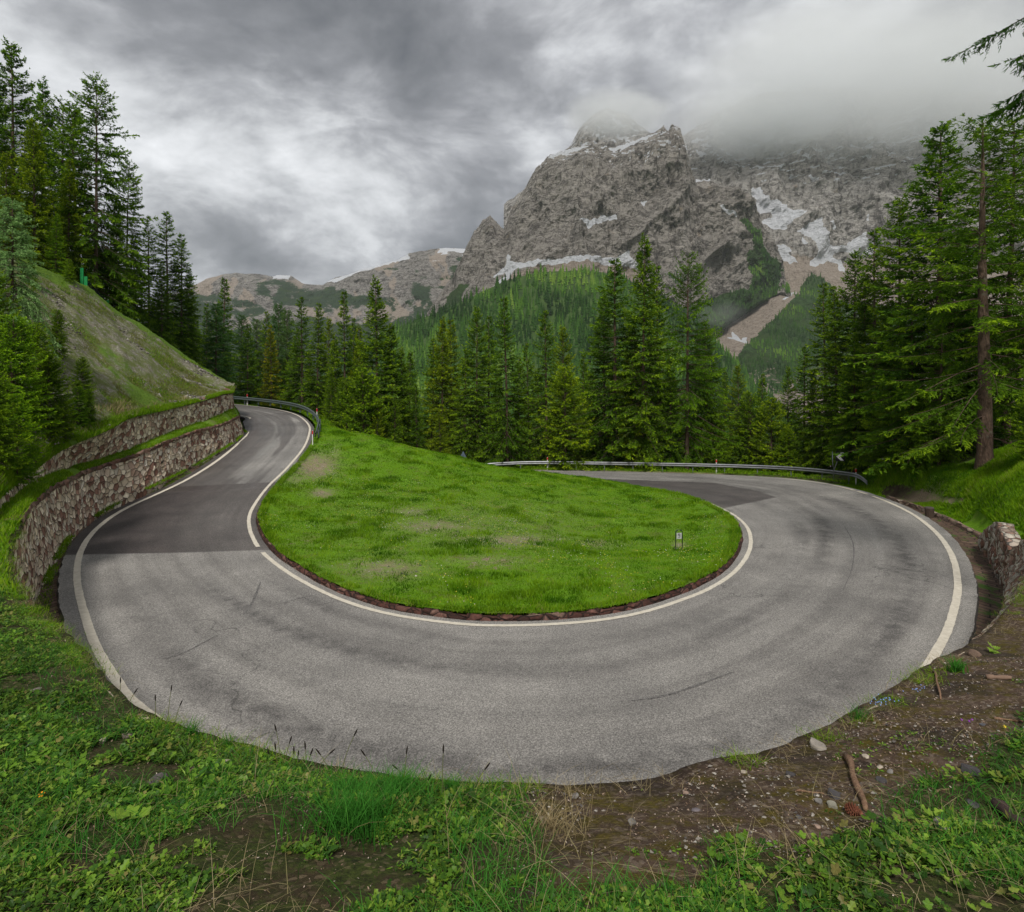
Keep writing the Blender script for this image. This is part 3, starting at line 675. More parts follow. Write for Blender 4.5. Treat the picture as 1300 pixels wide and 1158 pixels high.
s = m.mix(m.mr(b, .3, .7), (.04, .026, .018), (.13, .085, .058)); s = m.mix(m.mr(v, .55, .85, 0, .75), s, (.24, .185, .14))
ms = m.mix(m.mr(f, .3, .7), (.035, .028, .006), (.15, .115, .015)); s = m.mix(m.mr(mo, .45, .62), s, ms)
s = m.mix(m.mr(m.noise(pos, 1.6, 3), .52, .64, 0, .6), s, (.028, .022, .018))
g = m.mix(m.mr(f, .35, .7), (.018, .022, .006), (.07, .095, .016)); g = m.mix(m.mr(m.noise(pos, 4, 5, .7), .48, .6, 0, .8), g, (.055, .036, .02)); g = m.mix(m.mr(v, .7, .9, 0, .6), g, (.2, .15, .09))
MAT_BANK = m.done(m.bsdf(m.mix(m.attr('grass'), s, g), .92, m.bump(m.math('ADD', f, m.math('MULTIPLY', v, .7)), .9, .03), spec=.2))
o = mk('bank', BV, gridF(*BV.shape[:2]), MAT_BANK, attrs={'grass': BG}); tag(o, kind='structure')
# ================================================================ mountains
def rock_mat(name, tint=(1, 1, 1), veg=(.026, .05, .016)):
    m = M(name); pos = m.pos()
    a = m.noise(pos, .012, 6, .62); b = m.noise(m.mapping(pos, (.03, .03, .09), (0, .5, 0)), 1, 7, .7); c = m.noise(m.mapping(pos, (.10, .10, .35), (0, .55, 0)), 1, 5, .7)
    d = m.noise(m.mapping(pos, (.14, .14, .035)), 1, 6, .7)
    t = lambda q: tuple(x*y for x, y in zip(q, tint))
    col = m.mix(m.mr(a, .3, .7), t((.26, .242, .22)), t((.44, .412, .378))); col = m.mix(m.mr(b, .38, .68, 0, .8), col, t((.60, .565, .52))); e_ = m.noise(m.mapping(pos, (.05, .05, .012), (0, .25, 0)), 1, 8, .72, .6); col = m.mix(m.mr(e_, .52, .60, 0, .8), col, t((.075, .066, .058)))
    col = m.mix(m.mr(c, .52, .72, 0, .75), col, t((.15, .135, .12))); col = m.mix(m.mr(d, .56, .72, 0, .6), col, t((.12, .108, .098)))
    col = m.mix(m.mr(m.noise(pos, .03, 4), .66, .74, 0, .4), col, t((.40, .30, .19)))
    for sc_, rt, wd, am in (((.011, .011, .030), .5, .026, .85), ((.022, .022, .006), .12, .024, .6), ((.05, .05, .10), -.5, .02, .5)):
        q = m.noise(m.mapping(pos, sc_, (0, rt, 0)), 1, 5, .62, .8); q = m.math('ABSOLUTE', m.math('SUBTRACT', q, .5)); col = m.mix(m.mr(q, 0, wd, am, 0), col, t((.05, .046, .042)))
    sn = m.n('ShaderNodeSeparateXYZ'); m.put(sn.inputs[0], m.n('ShaderNodeNewGeometry').outputs['Normal'])
    fine = m.noise(pos, .06, 6, .75); v = m.noise(m.mapping(pos, (.09, .09, .09)), 1, 6, .8)
    scr = m.mix(m.mr(v, .3, .7), (.34, .275, .22), (.56, .48, .41)); scr = m.mix(m.mr(m.noise(m.mapping(pos, (.25, .25, .05)), 1, 4), .5, .68, 0, .6), scr, (.13, .11, .09))
    k = m.mr(m.math('ADD', m.attr('scree'), m.math('MULTIPLY', m.math('SUBTRACT', fine, .5), .9)), .42, .58); col = m.mix(k, col, scr)
    gv = m.mix(m.mr(v, .35, .68), veg, tuple(q*3.4 for q in veg)); gv = m.mix(m.mr(m.noise(pos, .02, 3), .5, .7, 0, .6), gv, (.07, .115, .03))
    k = m.mr(m.math('ADD', m.attr('veg'), m.math('MULTIPLY', m.math('SUBTRACT', v, .5), 2.6)), .42, .56); col = m.mix(k, col, gv)
    k = m.mr(m.math('ADD', m.attr('snow'), m.math('MULTIPLY', m.math('SUBTRACT', fine, .5), .55)), .46, .52); col = m.mix(k, col, (.78, .80, .84))
    h = m.math('ADD', m.math('ADD', b, c), d)
    return m.done(m.bsdf(col, .95, m.bump(h, 1, 14), spec=.1))
def blurpoly(px, py, polys, sc=(1, 1), off=(0, 0), w=3):
    s = np.zeros_like(px); jx = px+5*fbm(px*.10, py*.10, o=5, g=.65); jy = py+5*fbm(px*.10+50, py*.10, o=5, g=.65)
    for q in polys:
        q = np.array(q, float)*sc+off; a = inpoly(jx, jy, q).astype(float); s = np.maximum(s, a)
    for _ in range(w): # small blur
        s[1:-1, 1:-1] = (s[1:-1, 1:-1]*2+s[:-2, 1:-1]+s[2:, 1:-1]+s[1:-1, :-2]+s[1:-1, 2:])/6
    return s
def far_sheet(name, pxs, crest, rows, mat, disp, attrf, back=300, seed=0):
    """pxs columns; crest -> y at crest by px; rows: list (t, radius, lerp between foot y and crest)"""
    t = rows['t']; PX = np.broadcast_to(pxs[None], (len(t), len(pxs))).copy(); yc = np.interp(pxs, *zip(*crest)); yf = rows['foot'](pxs)
    k = rows['k'](t)[:, None]; PY = yf[None]*(1-k)+yc[None]*k
    R = rows['R'](t, pxs)
    PY = PY+rows.get('jy', lambda a, b, c: 0)(PX, PY, t[:, None])
    Xw = (PX-HX)/F*R; Yw = R.copy(); Zw = CAMZ+(HY-PY)/F*R
    Yw = Yw+disp(Xw, Zw, t[:, None], PX, PY)
    at = attrf(PX, PY, Xw, Yw, Zw)
    # back side
    e = []; ea = {q: [] for q in at}
    for d, f in ((.25, .03), (.6, .15), (1., .5), (1.6, 1.0)):
        e.append(np.stack([Xw[-1]*(1+.0*d), Yw[-1]+back*d, Zw[-1]*(1-f)-140*f], -1))
        for q in at: ea[q].append(at[q][-1]*0)
    V = np.concatenate([np.stack([Xw, Yw, Zw], -1), np.stack(e)])
    A = {q: np.concatenate([at[q], np.stack(ea[q])]) for q in at}
    o = mk(name, V, gridF(V.shape[0], V.shape[1]), mat, attrs=A); tag(o, kind='structure'); return V, A, PX, PY
MAT_ROCK = rock_mat('dolomite_rock', (1.04, 1.02, 1.0)); 
def rockdisp(Xw, Zw, sc=1., seed=0.):
    ca, sa = math.cos(.75), math.sin(.75)
    u = (Xw*ca+Zw*sa)/sc; v = (-Xw*sa+Zw*ca)/sc
    w = 26*fbm(Xw/170/sc, Zw/170/sc+seed, o=4)
    big = fbm((Xw/sc+w)/190, (Zw/sc+w)/240, seed+1, 3)*70
    r = ridge((u+w)/260, (v+w*1.5)/120+seed, seed, 3, .5)*60
    g = ridge((Xw/sc+w*1.6)/95, (Zw/sc-w)/480, seed+4, 6, .62)*62
    s = ridge((u+.8*w)/75, (v+1.3*w)/17, seed+8, 5, .6)*9
    f = fbm(Xw/sc/16, Zw/sc/16, seed, 5, .65)*13
    return -(big+r+g+s+f)*sc
crestA = [(500, 452), (540, 405), (555, 378), (575, 352), (590, 320), (603, 293), (612, 280), (622, 276), (630, 281), (640, 292), (648, 268), (660, 250), (672, 228), (683, 212), (695, 198), (712, 193), (728, 188), (745, 184), (765, 190), (785, 186), (805, 180), (822, 171), (836, 165), (842, 160), (848, 167), (852, 158), (858, 160), (863, 162), (868, 184), (874, 208), (880, 228), (900, 230), (925, 240), (945, 262), (955, 285), (968, 320), (972, 345), (979, 389), (1020, 439)]
crestA = [(a, b) for a, b in crestA]
pxs = np.arange(500, 979.5, .8)
cj = np.interp(pxs, *zip(*crestA))+3.0*fbm(pxs*.09, pxs*0, o=4)+1.5*fbm(pxs*.5, pxs*0, o=2)
def footA(p): return np.interp(p, [860, 885, 925, 950, 968, 985, 1020], [480, 452, 418, 400, 386, 392, 440])
def RfA(p): return np.interp(footA(p), [385, 430, 480], [1405, 1240, 1060])
def RA(t, p):
    a = RfA(p)[None]+45*sstep(860, 890, p)[None]; c = np.maximum(1420, a+110); tt_ = t[:, None]
    return np.where(tt_ >= 0, a+(c-a)*tt_, a-tt_*400)
rows = dict(t=np.linspace(-.3, 1, 420), foot=footA, k=lambda t: t, R=RA)
def attA(PX, PY, X, Y, Z):
    n = fbm(PX*.035, PY*.035, o=4)
    snow = blurpoly(PX, PY, [[(640, 350), (650, 342), (680, 340), (700, 337), (740, 333), (780, 330), (792, 322), (800, 334), (812, 345), (790, 341), (750, 340), (700, 345), (655, 352), (625, 362)],
        [(725, 292), (745, 290), (765, 282), (778, 280), (780, 287), (765, 287), (750, 294), (742, 301), (738, 295)], [(810, 262), (818, 258), (814, 268)], [(645, 330), (651, 345), (650, 362), (635, 375), (612, 388), (640, 362)],
        [(770, 190), (800, 182), (825, 172), (828, 175), (800, 188), (775, 194)], [(690, 200), (740, 186), (745, 189), (700, 203)], [(900, 270), (920, 280), (925, 287), (905, 276)], [(868, 228), (900, 226), (912, 232), (880, 233)]])
    crk = fbm(PX*.25+PY*.1, PY*.5, 5, 3); snow = np.maximum(snow, .62*(crk > .33)*sstep(300, 180, PY)); snow = np.maximum(snow, .6*sstep(.25, .4, fbm(PX*.09, PY*.3, 7, 3))*sstep(230, 190, PY))
    veg = blurpoly(PX, PY, [[(930, 335), (945, 322), (965, 348), (966, 380), (955, 400), (925, 412), (890, 430), (820, 440), (800, 410), (850, 400), (900, 380), (935, 372)], [(925, 290), (935, 292), (950, 330), (940, 335)], [(575, 372), (600, 366), (585, 395), (560, 400)], [(500, 480), (500, 440), (540, 405), (570, 400), (560, 440), (600, 480)]])
    veg = np.maximum(veg*.9, .5*sstep(.3, .5, n)*sstep(300, 380, PY))
    scr = np.maximum(blurpoly(PX, PY, [[(600, 400), (640, 362), (680, 348), (760, 338), (815, 342), (830, 480), (600, 480)], [(900, 430), (960, 395), (1000, 440), (1000, 480), (880, 480)]]), .0)
    return dict(snow=snow, veg=veg, scree=scr)
SHA = far_sheet('mountain', pxs, list(zip(pxs, cj)), rows, MAT_ROCK, lambda X, Z, t, PX, PY: rockdisp(X, Z, 1., 2.)*sstep(1.02, .9, t)*sstep(-.02, .1, t)*.9+0*PX, attA, 220)
# ---- big massif behind, with snow gullies, scree fan and green spur
crestB = [(640, 260), (700, 215), (724, 184), (736, 163), (751, 147), (770, 140), (794, 145), (808, 160), (830, 172), (860, 178), (900, 150), (960, 120), (1050, 112), (1150, 117), (1300, 118), (1420, 160), (1600, 260)]
pxs = np.arange(640, 1600, 1.0); cj = np.interp(pxs, *zip(*crestB))+4*fbm(pxs*.07, pxs*0+3, o=4)
def RB(t, p): # gentle below y~345, steep above
    return np.interp(t, [-.1, .15, .5, .62, 1], [800, 950, 1560, 1640, 1960])[:, None]+0*p[None]
rows = dict(t=np.linspace(-.1, 1, 470), foot=lambda p: 0*p+570, k=lambda t: t, R=RB)
MAT_ROCKB = rock_mat('pale_rock', (1.3, 1.31, 1.33))
SCZ = (1/4.455, 1/4.455); OFZ = (900, 240)
def attB(PX, PY, X, Y, Z):
    sA = [(160, 50), (210, 55), (240, 110), (330, 150), (400, 180), (465, 180), (440, 210), (390, 235), (345, 260), (350, 285), (300, 285), (240, 240), (235, 228), (290, 215), (240, 185), (190, 170), (195, 120)]
    sB = [(480, 225), (530, 225), (545, 265), (600, 320), (650, 345), (720, 345), (790, 290), (800, 275), (815, 310), (900, 330), (900, 380), (810, 390), (740, 370), (680, 375), (660, 390), (720, 430), (740, 485), (700, 485), (700, 440), (640, 420), (570, 460), (510, 465), (520, 440), (555, 400), (545, 360), (500, 320), (440, 300), (410, 290), (470, 260)]
    sC = [(235, 390), (270, 385), (275, 360), (340, 360), (400, 380), (370, 400), (430, 450), (380, 465), (320, 440), (350, 510), (310, 470), (290, 420)]
    snow = blurpoly(PX, PY, [sA, sB, sC, [(430, 310), (490, 350), (430, 360)], [(580, 240), (620, 240), (645, 270), (610, 270)], [(70, 845), (110, 850), (130, 800), (140, 830), (135, 865), (200, 840), (140, 890)], [(800, 190), (820, 190), (815, 230), (805, 230)], [(330, 650), (400, 610), (460, 590), (400, 622), (345, 655)]], SCZ, OFZ, 2)
    snow[PY > 470] = 0
    snow = np.maximum(snow, .7*(fbm(PX*.08, PY*.35, 3, 3) > .30)*sstep(285, 220, PY)); snow = np.maximum(snow, .75*sstep(.35, .42, fbm(PX*.2, PY*.3, 9, 3))*sstep(240, 200, PY))
    veg = blurpoly(PX, PY, [[(540, 495), (640, 540), (700, 640), (1500, 700), (1500, 1400), (560, 1158), (300, 1158), (130, 1000), (120, 910), (200, 860), (310, 760), (400, 640), (480, 580), (510, 520)]], SCZ, OFZ, 3)
    veg = veg*(.93-.42*sstep(430, 500, PY)+.35*fbm(PX*.05, PY*.02, o=3))
    scr = sstep(322, 345, PY+10*fbm(PX*.03, PY*.03, o=3))
    return dict(snow=snow, veg=veg, scree=scr)
def dB(X, Z, t, PX, PY):
    k = sstep(.45, .62, t); d = rockdisp(X, Z, 1.15, 9.)*k*sstep(1.02, .93, t)
    return d+(1-k)*(-60*fbm(X/160, Z/90, 5, 5))-(1-k)*45*np.exp(-(((PX-985)/55)**2))
SHB = far_sheet('mountain', pxs, list(zip(pxs, cj)), rows, MAT_ROCKB, dB, attB, 350)
# ---- distant ridge on the left
crestC = [(100, 420), (200, 385), (240, 364), (262, 355), (285, 349), (310, 347), (332, 349), (345, 351), (352, 349), (372, 351), (384, 360), (398, 362), (410, 362), (425, 354), (450, 346), (480, 337), (505, 331), (520, 322), (545, 318), (570, 315), (592, 316), (640, 330), (720, 380)]
pxs = np.arange(100, 720, .8); cj = np.interp(pxs, *zip(*crestC))+2*fbm(pxs*.08, pxs*0+5, o=4)
rows = dict(t=np.linspace(-.25, 1, 300), foot=lambda p: 0*p+470, k=lambda t: t, R=lambda t, p: np.interp(t, [-.25, .25, 1], [1250, 1600, 2500])[:, None]+0*p[None])
def attC(PX, PY, X, Y, Z):
    snow = blurpoly(PX, PY, [[(345, 350), (368, 349), (372, 356), (352, 357)], [(400, 362), (425, 353), (470, 338), (520, 322), (520, 328), (470, 346), (430, 358)], [(560, 316), (592, 314), (590, 322), (555, 324)]], w=1)
    snow = np.maximum(snow, .6*sstep(.25, .4, fbm(PX*.06, PY*.25, 2, 3))*sstep(350, 330, PY)*(PX > 400))
    n = fbm(PX*.022, PY*.06, 4, 4); veg = .85*sstep(-.25, .25, n+.55*fbm(PX*.09, PY*.16, 8, 4)+.008*(PY-378)); veg *= sstep(-4, 10, PY-np.interp(PX, *zip(*crestC))-4)
    veg = np.maximum(veg, sstep(415, 440, PY))
    scr = .7*sstep(.0, .3, fbm(PX*.05+9, PY*.03, 4, 4))
    return dict(snow=snow, veg=veg, scree=scr)
far_sheet('mountain', pxs, list(zip(pxs, cj)), rows, rock_mat('ridge_rock', (.92, .92, .92), (.02, .036, .018)), lambda X, Z, t, PX, PY: rockdisp(X, Z*1.7, 1., 20.)*.8*sstep(1.02, .9, t)+0*PX, attC, 500)
# ---- wooded spur in the middle
crestD = [(330, 520), (420, 470), (480, 428), (520, 408), (560, 396), (600, 376), (640, 356), (680, 346), (740, 342), (790, 350), (830, 374), (870, 400), (900, 425), (930, 455), (970, 500), (1040, 560)]
pxs = np.arange(330, 1041, 3.0); cD = np.interp(pxs, *zip(*crestD))+2*fbm(pxs*.03, pxs*0, o=3)
t = np.linspace(-.05, 1, 130); yf = 0*pxs+612
PX = np.broadcast_to(pxs[None], (130, len(pxs))); PYd = yf[None]*(1-t[:, None])+cD[None]*t[:, None]
Rd = np.interp(t, [-.05, 0, 1], [210, 260, 860])[:, None]+60*fbm(PX*.02, t[:, None]*3, o=3)
Xd = (PX-HX)/F*Rd; Zd = CAMZ+(HY-PYd)/F*Rd
m = M('wood_floor'); c = m.mix(m.mr(m.noise(m.pos(), .05, 5), .3, .7), (.02, .045, .01), (.06, .11, .02)); MATW = m.done(m.bsdf(c, .95))
bk = np.stack([Xd[-1], Rd[-1]+150, Zd[-1]-120], -1)
o = mk('hills', np.concatenate([np.stack([Xd, Rd, Zd], -1), bk[None]]), gridF(131, len(pxs)), MATW); tag(o, kind='structure')
# far forest: one mass of small conifers
def far_trees(ns, pickXYZ, hrange, name, mat, seed):
    r = np.random.default_rng(seed); Pp = pickXYZ(ns, r); n = len(Pp); H = r.uniform(*hrange, n); K = 7; L = 5
    V = []; th = np.arange(K)*2*math.pi/K
    base = np.linspace(.0, .84, L); out = []
    for l in range(L):
        rad = H*.21*(1-base[l])**.9
        a = th[None]+r.uniform(0, 6, n)[:, None]; rr = rad[:, None]*r.uniform(.55, 1.2, (n, K))
        ringv = np.stack([Pp[:, 0:1]+rr*np.cos(a), Pp[:, 1:2]+rr*np.sin(a), Pp[:, 2:3]+H[:, None]*(base[l]+.02)+r.normal(0, .02, (n, K))*H[:, None]], -1)
        tip = np.stack([Pp[:, 0], Pp[:, 1], Pp[:, 2]+H*min(1, base[l]+.34)], -1)[:, None]
        out.append(np.concatenate([ringv, tip], 1))
    V = np.stack(out, 1) # n,L,K+1,3
    idx = (np.arange(n)[:, None]*L+np.arange(L)[None])*(K+1)
    T = np.stack([np.stack([idx+k, idx+(k+1) % K, idx+K], -1) for k in range(K)], 2).reshape(-1, 3)
    tint = np.repeat(np.clip(.5*r.uniform(0, 1, n)+.20+.9*fbm(Pp[:, 0]/60, Pp[:, 2]/40, 3, 4), 0, 1), L*(K+1))
    o = mk(name, V.reshape(-1, 3), T, mat, smooth=False, attrs={'tint': tint}); tag(o, kind='stuff'); return o
m = M('far_conifer'); c = m.ramp(m.attr('tint'), [(0, (.018, .05, .012)), (.5, (.05, .13, .02)), (.85, (.12, .25, .03)), (1, (.2, .32, .05))]); MAT_FC = m.done(m.leafy(c, .3))
def pickD(n, r):
    i = r.uniform(2, 128.9, n*3); j = r.uniform(0, len(pxs)-1.01, n*3); w = Rd[i.astype(int), j.astype(int)]; keep = r.uniform(0, 1, n*3) < (w/860)**1.0; i = i[keep][:n]; j = j[keep][:n]
    a = i.astype(int); b = j.astype(int); fu = (i-a)[:, None]; fv = (j-b)[:, None]; S = np.stack([Xd, Rd, Zd], -1)
    return (S[a, b]*(1-fu)+S[a+1, b]*fu)*(1-fv)+(S[a, b+1]*(1-fu)+S[a+1, b+1]*fu)*fv-[0, 0, .5]
far_trees(9000, pickD, (5, 17), 'forest', MAT_FC, 3)

def pickS(SH, pmin, pmax, ymin, ymax):
    V, A, PX, PY = SH; nr = PX.shape[0]; n4 = V[:nr]; vg = A['veg'][:nr]
    def f(n, r):
        ok = np.argwhere((vg > .38) & (PX > pmin) & (PX < pmax) & (PY > ymin) & (PY < ymax)); k = ok[r.integers(0, len(ok), n)]; q = n4[k[:, 0], k[:, 1]]+r.normal(0, 1.2, (n, 3))*[1, 1, .1]-[0, 0, .6]
        keep = (fbm(q[:, 0]/45, q[:, 2]/30, 3, 4) > -.22); return q[keep]
    return f
far_trees(7000, pickS(SHB, 860, 1300, 345, 560), (4, 11), 'scrub', MAT_FC, 21); far_trees(3500, pickS(SHA, 780, 975, 280, 470), (4, 10), 'scrub', MAT_FC, 22)
# ================================================================ conifers
def rep(a, n): return np.repeat(a, n, axis=0)
def conifer(seed, H, Rm, c0, spacing=.37, nb=(6, 9), dens=8.0, tuft=.20, tw=.07, kstep=.125, low=-.28, sag=.25, droop=.45, gap=.0, power=.66, larch=False, maxz=1.0, bend=0.25):
    r = np.random.default_rng(seed)
    z = []; q = c0*H
    while q < H*.985:
        z.append(q); q += spacing*r.uniform(.7, 1.3)*(1-.35*(q/H))
    z = np.array(z); n = r.integers(nb[0], nb[1]+1, len(z)); zb = rep(z, n)+r.normal(0, .10, n.sum()); zb = np.clip(zb, .2, H*.985)
    keep = r.uniform(0, 1, len(zb)) > gap*(1-.5*zb/H)
    zb = zb[keep]; nB = len(zb); u = np.clip((zb/H-c0)/(1-c0), 0, 1)
    az = r.uniform(0, 2*np.pi, nB); sect = 1+.22*np.sin(az*2+seed)+.15*vn(zb*.5, np.cos(az)*1.5, np.sin(az)*1.5+seed)
    L = Rm*((1-u)**power*(.72+.28*np.minimum(1, u*5))+.012)*r.uniform(.66, 1.12, nB)*sect+.06
    s0 = low+(.95-low)*u**1.7+r.normal(0, .07, nB); sg = sag*(1-.7*u)*r.uniform(.6, 1.3, nB); tipup = .22*r.uniform(.3, 1.2, nB)*(1-u*.3)
    swerve = r.normal(0, .12, nB)
    off = np.stack([.12*np.sin(zb*.4+seed)*bend, .12*np.cos(zb*.3+seed)*bend], 1)
    def bp(i, t):
        a = az[i]+swerve[i]*t; l = L[i]*t
        return np.stack([np.cos(a)*l+off[i, 0], np.sin(a)*l+off[i, 1], zb[i]+L[i]*(s0[i]*t-sg[i]*t*t*1.6+tipup[i]*t**3*1.4)], -1)
    nt = np.ceil(L*dens).astype(int)+4; i = rep(np.arange(nB), nt); m = len(i)
    t = r.uniform(.10, 1.0, m)**.82; side = r.choice([-1, 1], m)
    base = bp(i, t); p2 = bp(i, np.minimum(t+.02, 1.02)); h = p2-base; h /= np.linalg.norm(h, axis=1)[:, None]+1e-9
    perp = np.stack([-h[:, 1], h[:, 0], 0*h[:, 0]], 1)*side[:, None]
    lt = (np.minimum(.30*L[i], .95)*(1-t)**.6*(.25+.75*np.minimum(1, t*3))+.11)*r.uniform(.6, 1.2, m)
    ang = r.uniform(.45, 1.05, m); d = h*np.cos(ang)[:, None]+perp*np.sin(ang)[:, None]; d[:, 2] -= droop*r.uniform(.3, 1.3, m)*(1-.6*u[i])
    endm = t > .95; d[endm] = h[endm]; d /= np.linalg.norm(d, axis=1)[:, None]
    k = np.ceil(lt/kstep).astype(int)+1; j = rep(np.arange(m), k); M_ = len(j); s = r.uniform(0, 1, M_)
    pos = base[j]+d[j]*(lt[j]*s)[:, None]; pos[:, 2] -= .18*(lt[j]*s)**2
    rd = r.normal(0, 1, (M_, 3)); rd /= np.linalg.norm(rd, axis=1)[:, None]
    dirn = d[j]*.9+rd*(.75 if not larch else 1.0); dirn[:, 2] -= .15 if not larch else .35; dirn /= np.linalg.norm(dirn, axis=1)[:, None]
    pp = np.cross(dirn, r.normal(0, 1, (M_, 3))); pp /= np.linalg.norm(pp, axis=1)[:, None]+1e-9
    ln = tuft*r.uniform(.6, 1.35, M_)*(1-.35*u[i][j]); w = tw*r.uniform(.6, 1.3, M_)
    V = np.stack([pos-pp*w[:, None]*.5, pos+pp*w[:, None]*.5, pos+dirn*ln[:, None]+pp*w[:, None]*.25, pos+dirn*ln[:, None]-pp*w[:, None]*.25], 1).reshape(-1, 3)
    Q = np.arange(M_*4).reshape(-1, 4)
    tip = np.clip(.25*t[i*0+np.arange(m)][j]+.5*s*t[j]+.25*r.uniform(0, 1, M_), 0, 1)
    cl = rep(r.uniform(0, 1, nB), nt)[j]
    return V, Q, rep(tip, 4), rep(cl, 4), (zb, az, L, bp, u)
def trunk_mesh(name, H, r0, info, mat, seed, limb=.018, dead=True, c0=.1):
    zb, az, L, bp, u = info; r = np.random.default_rng(seed); mb = MB()
    zz = np.linspace(-1.2, H*.99, 22); rad = r0*(1-np.clip(zz/H, 0, 1))**.85+.012; rad[0:2] *= 1.25
    mb.tube(np.stack([.12*np.sin(zz*.4+seed)*.25, .12*np.cos(zz*.3+seed)*.25, zz], 1), rad, 8)
    idx = np.arange(len(zb)); sel = idx[(L > .5)]
    if len(sel) > 320: sel = r.choice(sel, 320, replace=False)
    t = np.linspace(0, .92, 5)
    for i in sel:
        mb.tube(bp(np.full(5, i), t), (limb*(.5+.35*L[i]))*(1-t*.85), 3, cap=False)
    if dead:
        for k in range(14):
            z = r.uniform(.05, max(.12, c0))*H; a = r.uniform(0, 6.28); l = r.uniform(.4, 1.6)
            tt_ = np.linspace(0, 1, 4); mb.tube(np.stack([np.cos(a)*l*tt_, np.sin(a)*l*tt_, z-.25*l*tt_**2], 1), .016*(1-tt_*.8), 3, cap=False)
    return mb.build(name, mat, smooth=True)
def crown_mat(name, dark_, mid, bright, tr=.42):
    m = M(name); oi = m.n('ShaderNodeObjectInfo'); tip = m.attr('tip'); cl = m.attr('clump')
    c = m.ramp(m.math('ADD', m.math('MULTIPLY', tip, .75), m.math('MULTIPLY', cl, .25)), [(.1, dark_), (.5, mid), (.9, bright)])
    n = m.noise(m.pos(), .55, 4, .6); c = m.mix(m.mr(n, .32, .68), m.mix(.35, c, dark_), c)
    c = m.mix(1.0, c, oi.outputs['Color'], 'MULTIPLY')
    return m.done(m.leafy(c, tr, .6, spec=.08))
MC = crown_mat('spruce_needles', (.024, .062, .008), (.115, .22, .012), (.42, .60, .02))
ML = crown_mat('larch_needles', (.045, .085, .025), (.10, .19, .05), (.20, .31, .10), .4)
m = M('bark'); b = m.noise(m.mapping(m.coord(), (1, 1, .25)), 9, 6, .7); v = m.vor(m.mapping(m.coord(), (1, 1, .3)), 14, out='Distance')
c = m.mix(m.mr(b, .3, .7), (.045, .03, .022), (.17, .11, .08)); c = m.mix(m.mr(m.noise(m.coord(), 3, 4), .6, .7, 0, .5), c, (.16, .17, .13)); MB_BARK = m.done(m.bsdf(c, .95, m.bump(m.math('ADD', b, v), 1, .04)))
PROTO = {}
def proto(key, kw, r0, mat, seed):
    V, Q, tip, cl, info = conifer(seed, **kw)
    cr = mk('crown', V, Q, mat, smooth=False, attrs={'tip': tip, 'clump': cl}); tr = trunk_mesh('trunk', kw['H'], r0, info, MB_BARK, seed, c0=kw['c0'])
    PROTO[key] = [cr, tr, kw['H'], 0]
proto('A', dict(H=20, Rm=3.9, c0=.05, power=.82, spacing=.43), .19, MC, 1)
proto('A2', dict(H=20, Rm=4.3, c0=.03, low=-.35, droop=.6, power=.8, spacing=.43), .2, MC, 2)
proto('B', dict(H=20, Rm=3.0, c0=.06, spacing=.45, power=.85), .16, MC, 3)
proto('B2', dict(H=20, Rm=3.4, c0=.05, low=-.45, spacing=.5, gap=.1, power=.9), .17, MC, 4)
proto('C', dict(H=20, Rm=3.6, c0=.26, spacing=.5, gap=.2, power=.5, low=-.4), .17, MC, 5)
proto('C2', dict(H=20, Rm=3.0, c0=.3, spacing=.5, gap=.22, power=.46, low=-.5), .16, MC, 6)
proto('E', dict(H=9, Rm=2.6, c0=.02, spacing=.25, dens=11, tuft=.15, tw=.05, kstep=.075, low=.1, sag=.2), .09, MC, 7)
proto('E2', dict(H=9, Rm=3.0, c0=.02, spacing=.25, dens=11, tuft=.15, tw=.05, kstep=.075, low=.0, sag=.25, gap=.1), .09, MC, 8)
proto('F', dict(H=20, Rm=4.9, c0=.12, spacing=.48, nb=(4, 7), gap=.08, dens=10, tuft=.17, tw=.052, kstep=.08, low=-.35, droop=.75, power=.62), .24, MC, 9)
proto('H', dict(H=20, Rm=4.6, c0=.12, spacing=.6, nb=(3, 5), gap=.18, dens=10, tuft=.17, tw=.052, kstep=.08, low=-.3, droop=.7, power=.6), .30, MC, 19)
proto('D', dict(H=20, Rm=3.4, c0=.04, spacing=.36, dens=9, tuft=.19, tw=.05, kstep=.10, low=.05, sag=.5, droop=.9, larch=True, power=.6), .17, ML, 10)
proto('G', dict(H=24, Rm=4.9, c0=.64, spacing=.55, nb=(3, 4), dens=11, tuft=.15, tw=.035, kstep=.045, low=-.15, droop=.5, power=.42), .3, MC, 11)
proto('K', dict(H=9, Rm=2.3, c0=.0, spacing=.26, dens=11, tuft=.15, tw=.035, kstep=.07, low=-.2, sag=.8, droop=1.2, larch=True, power=.6), .1, ML, 12)
GRP = {'c': 'spruces standing in the wood beyond the far guardrail', 'l': 'conifers beyond the guardrail of the climbing road', 'h': 'conifers on top of the left hillside', 's': 'young spruces on the slope above the walls', 'r': 'tall spruces on the right hand bank', 'o': None}
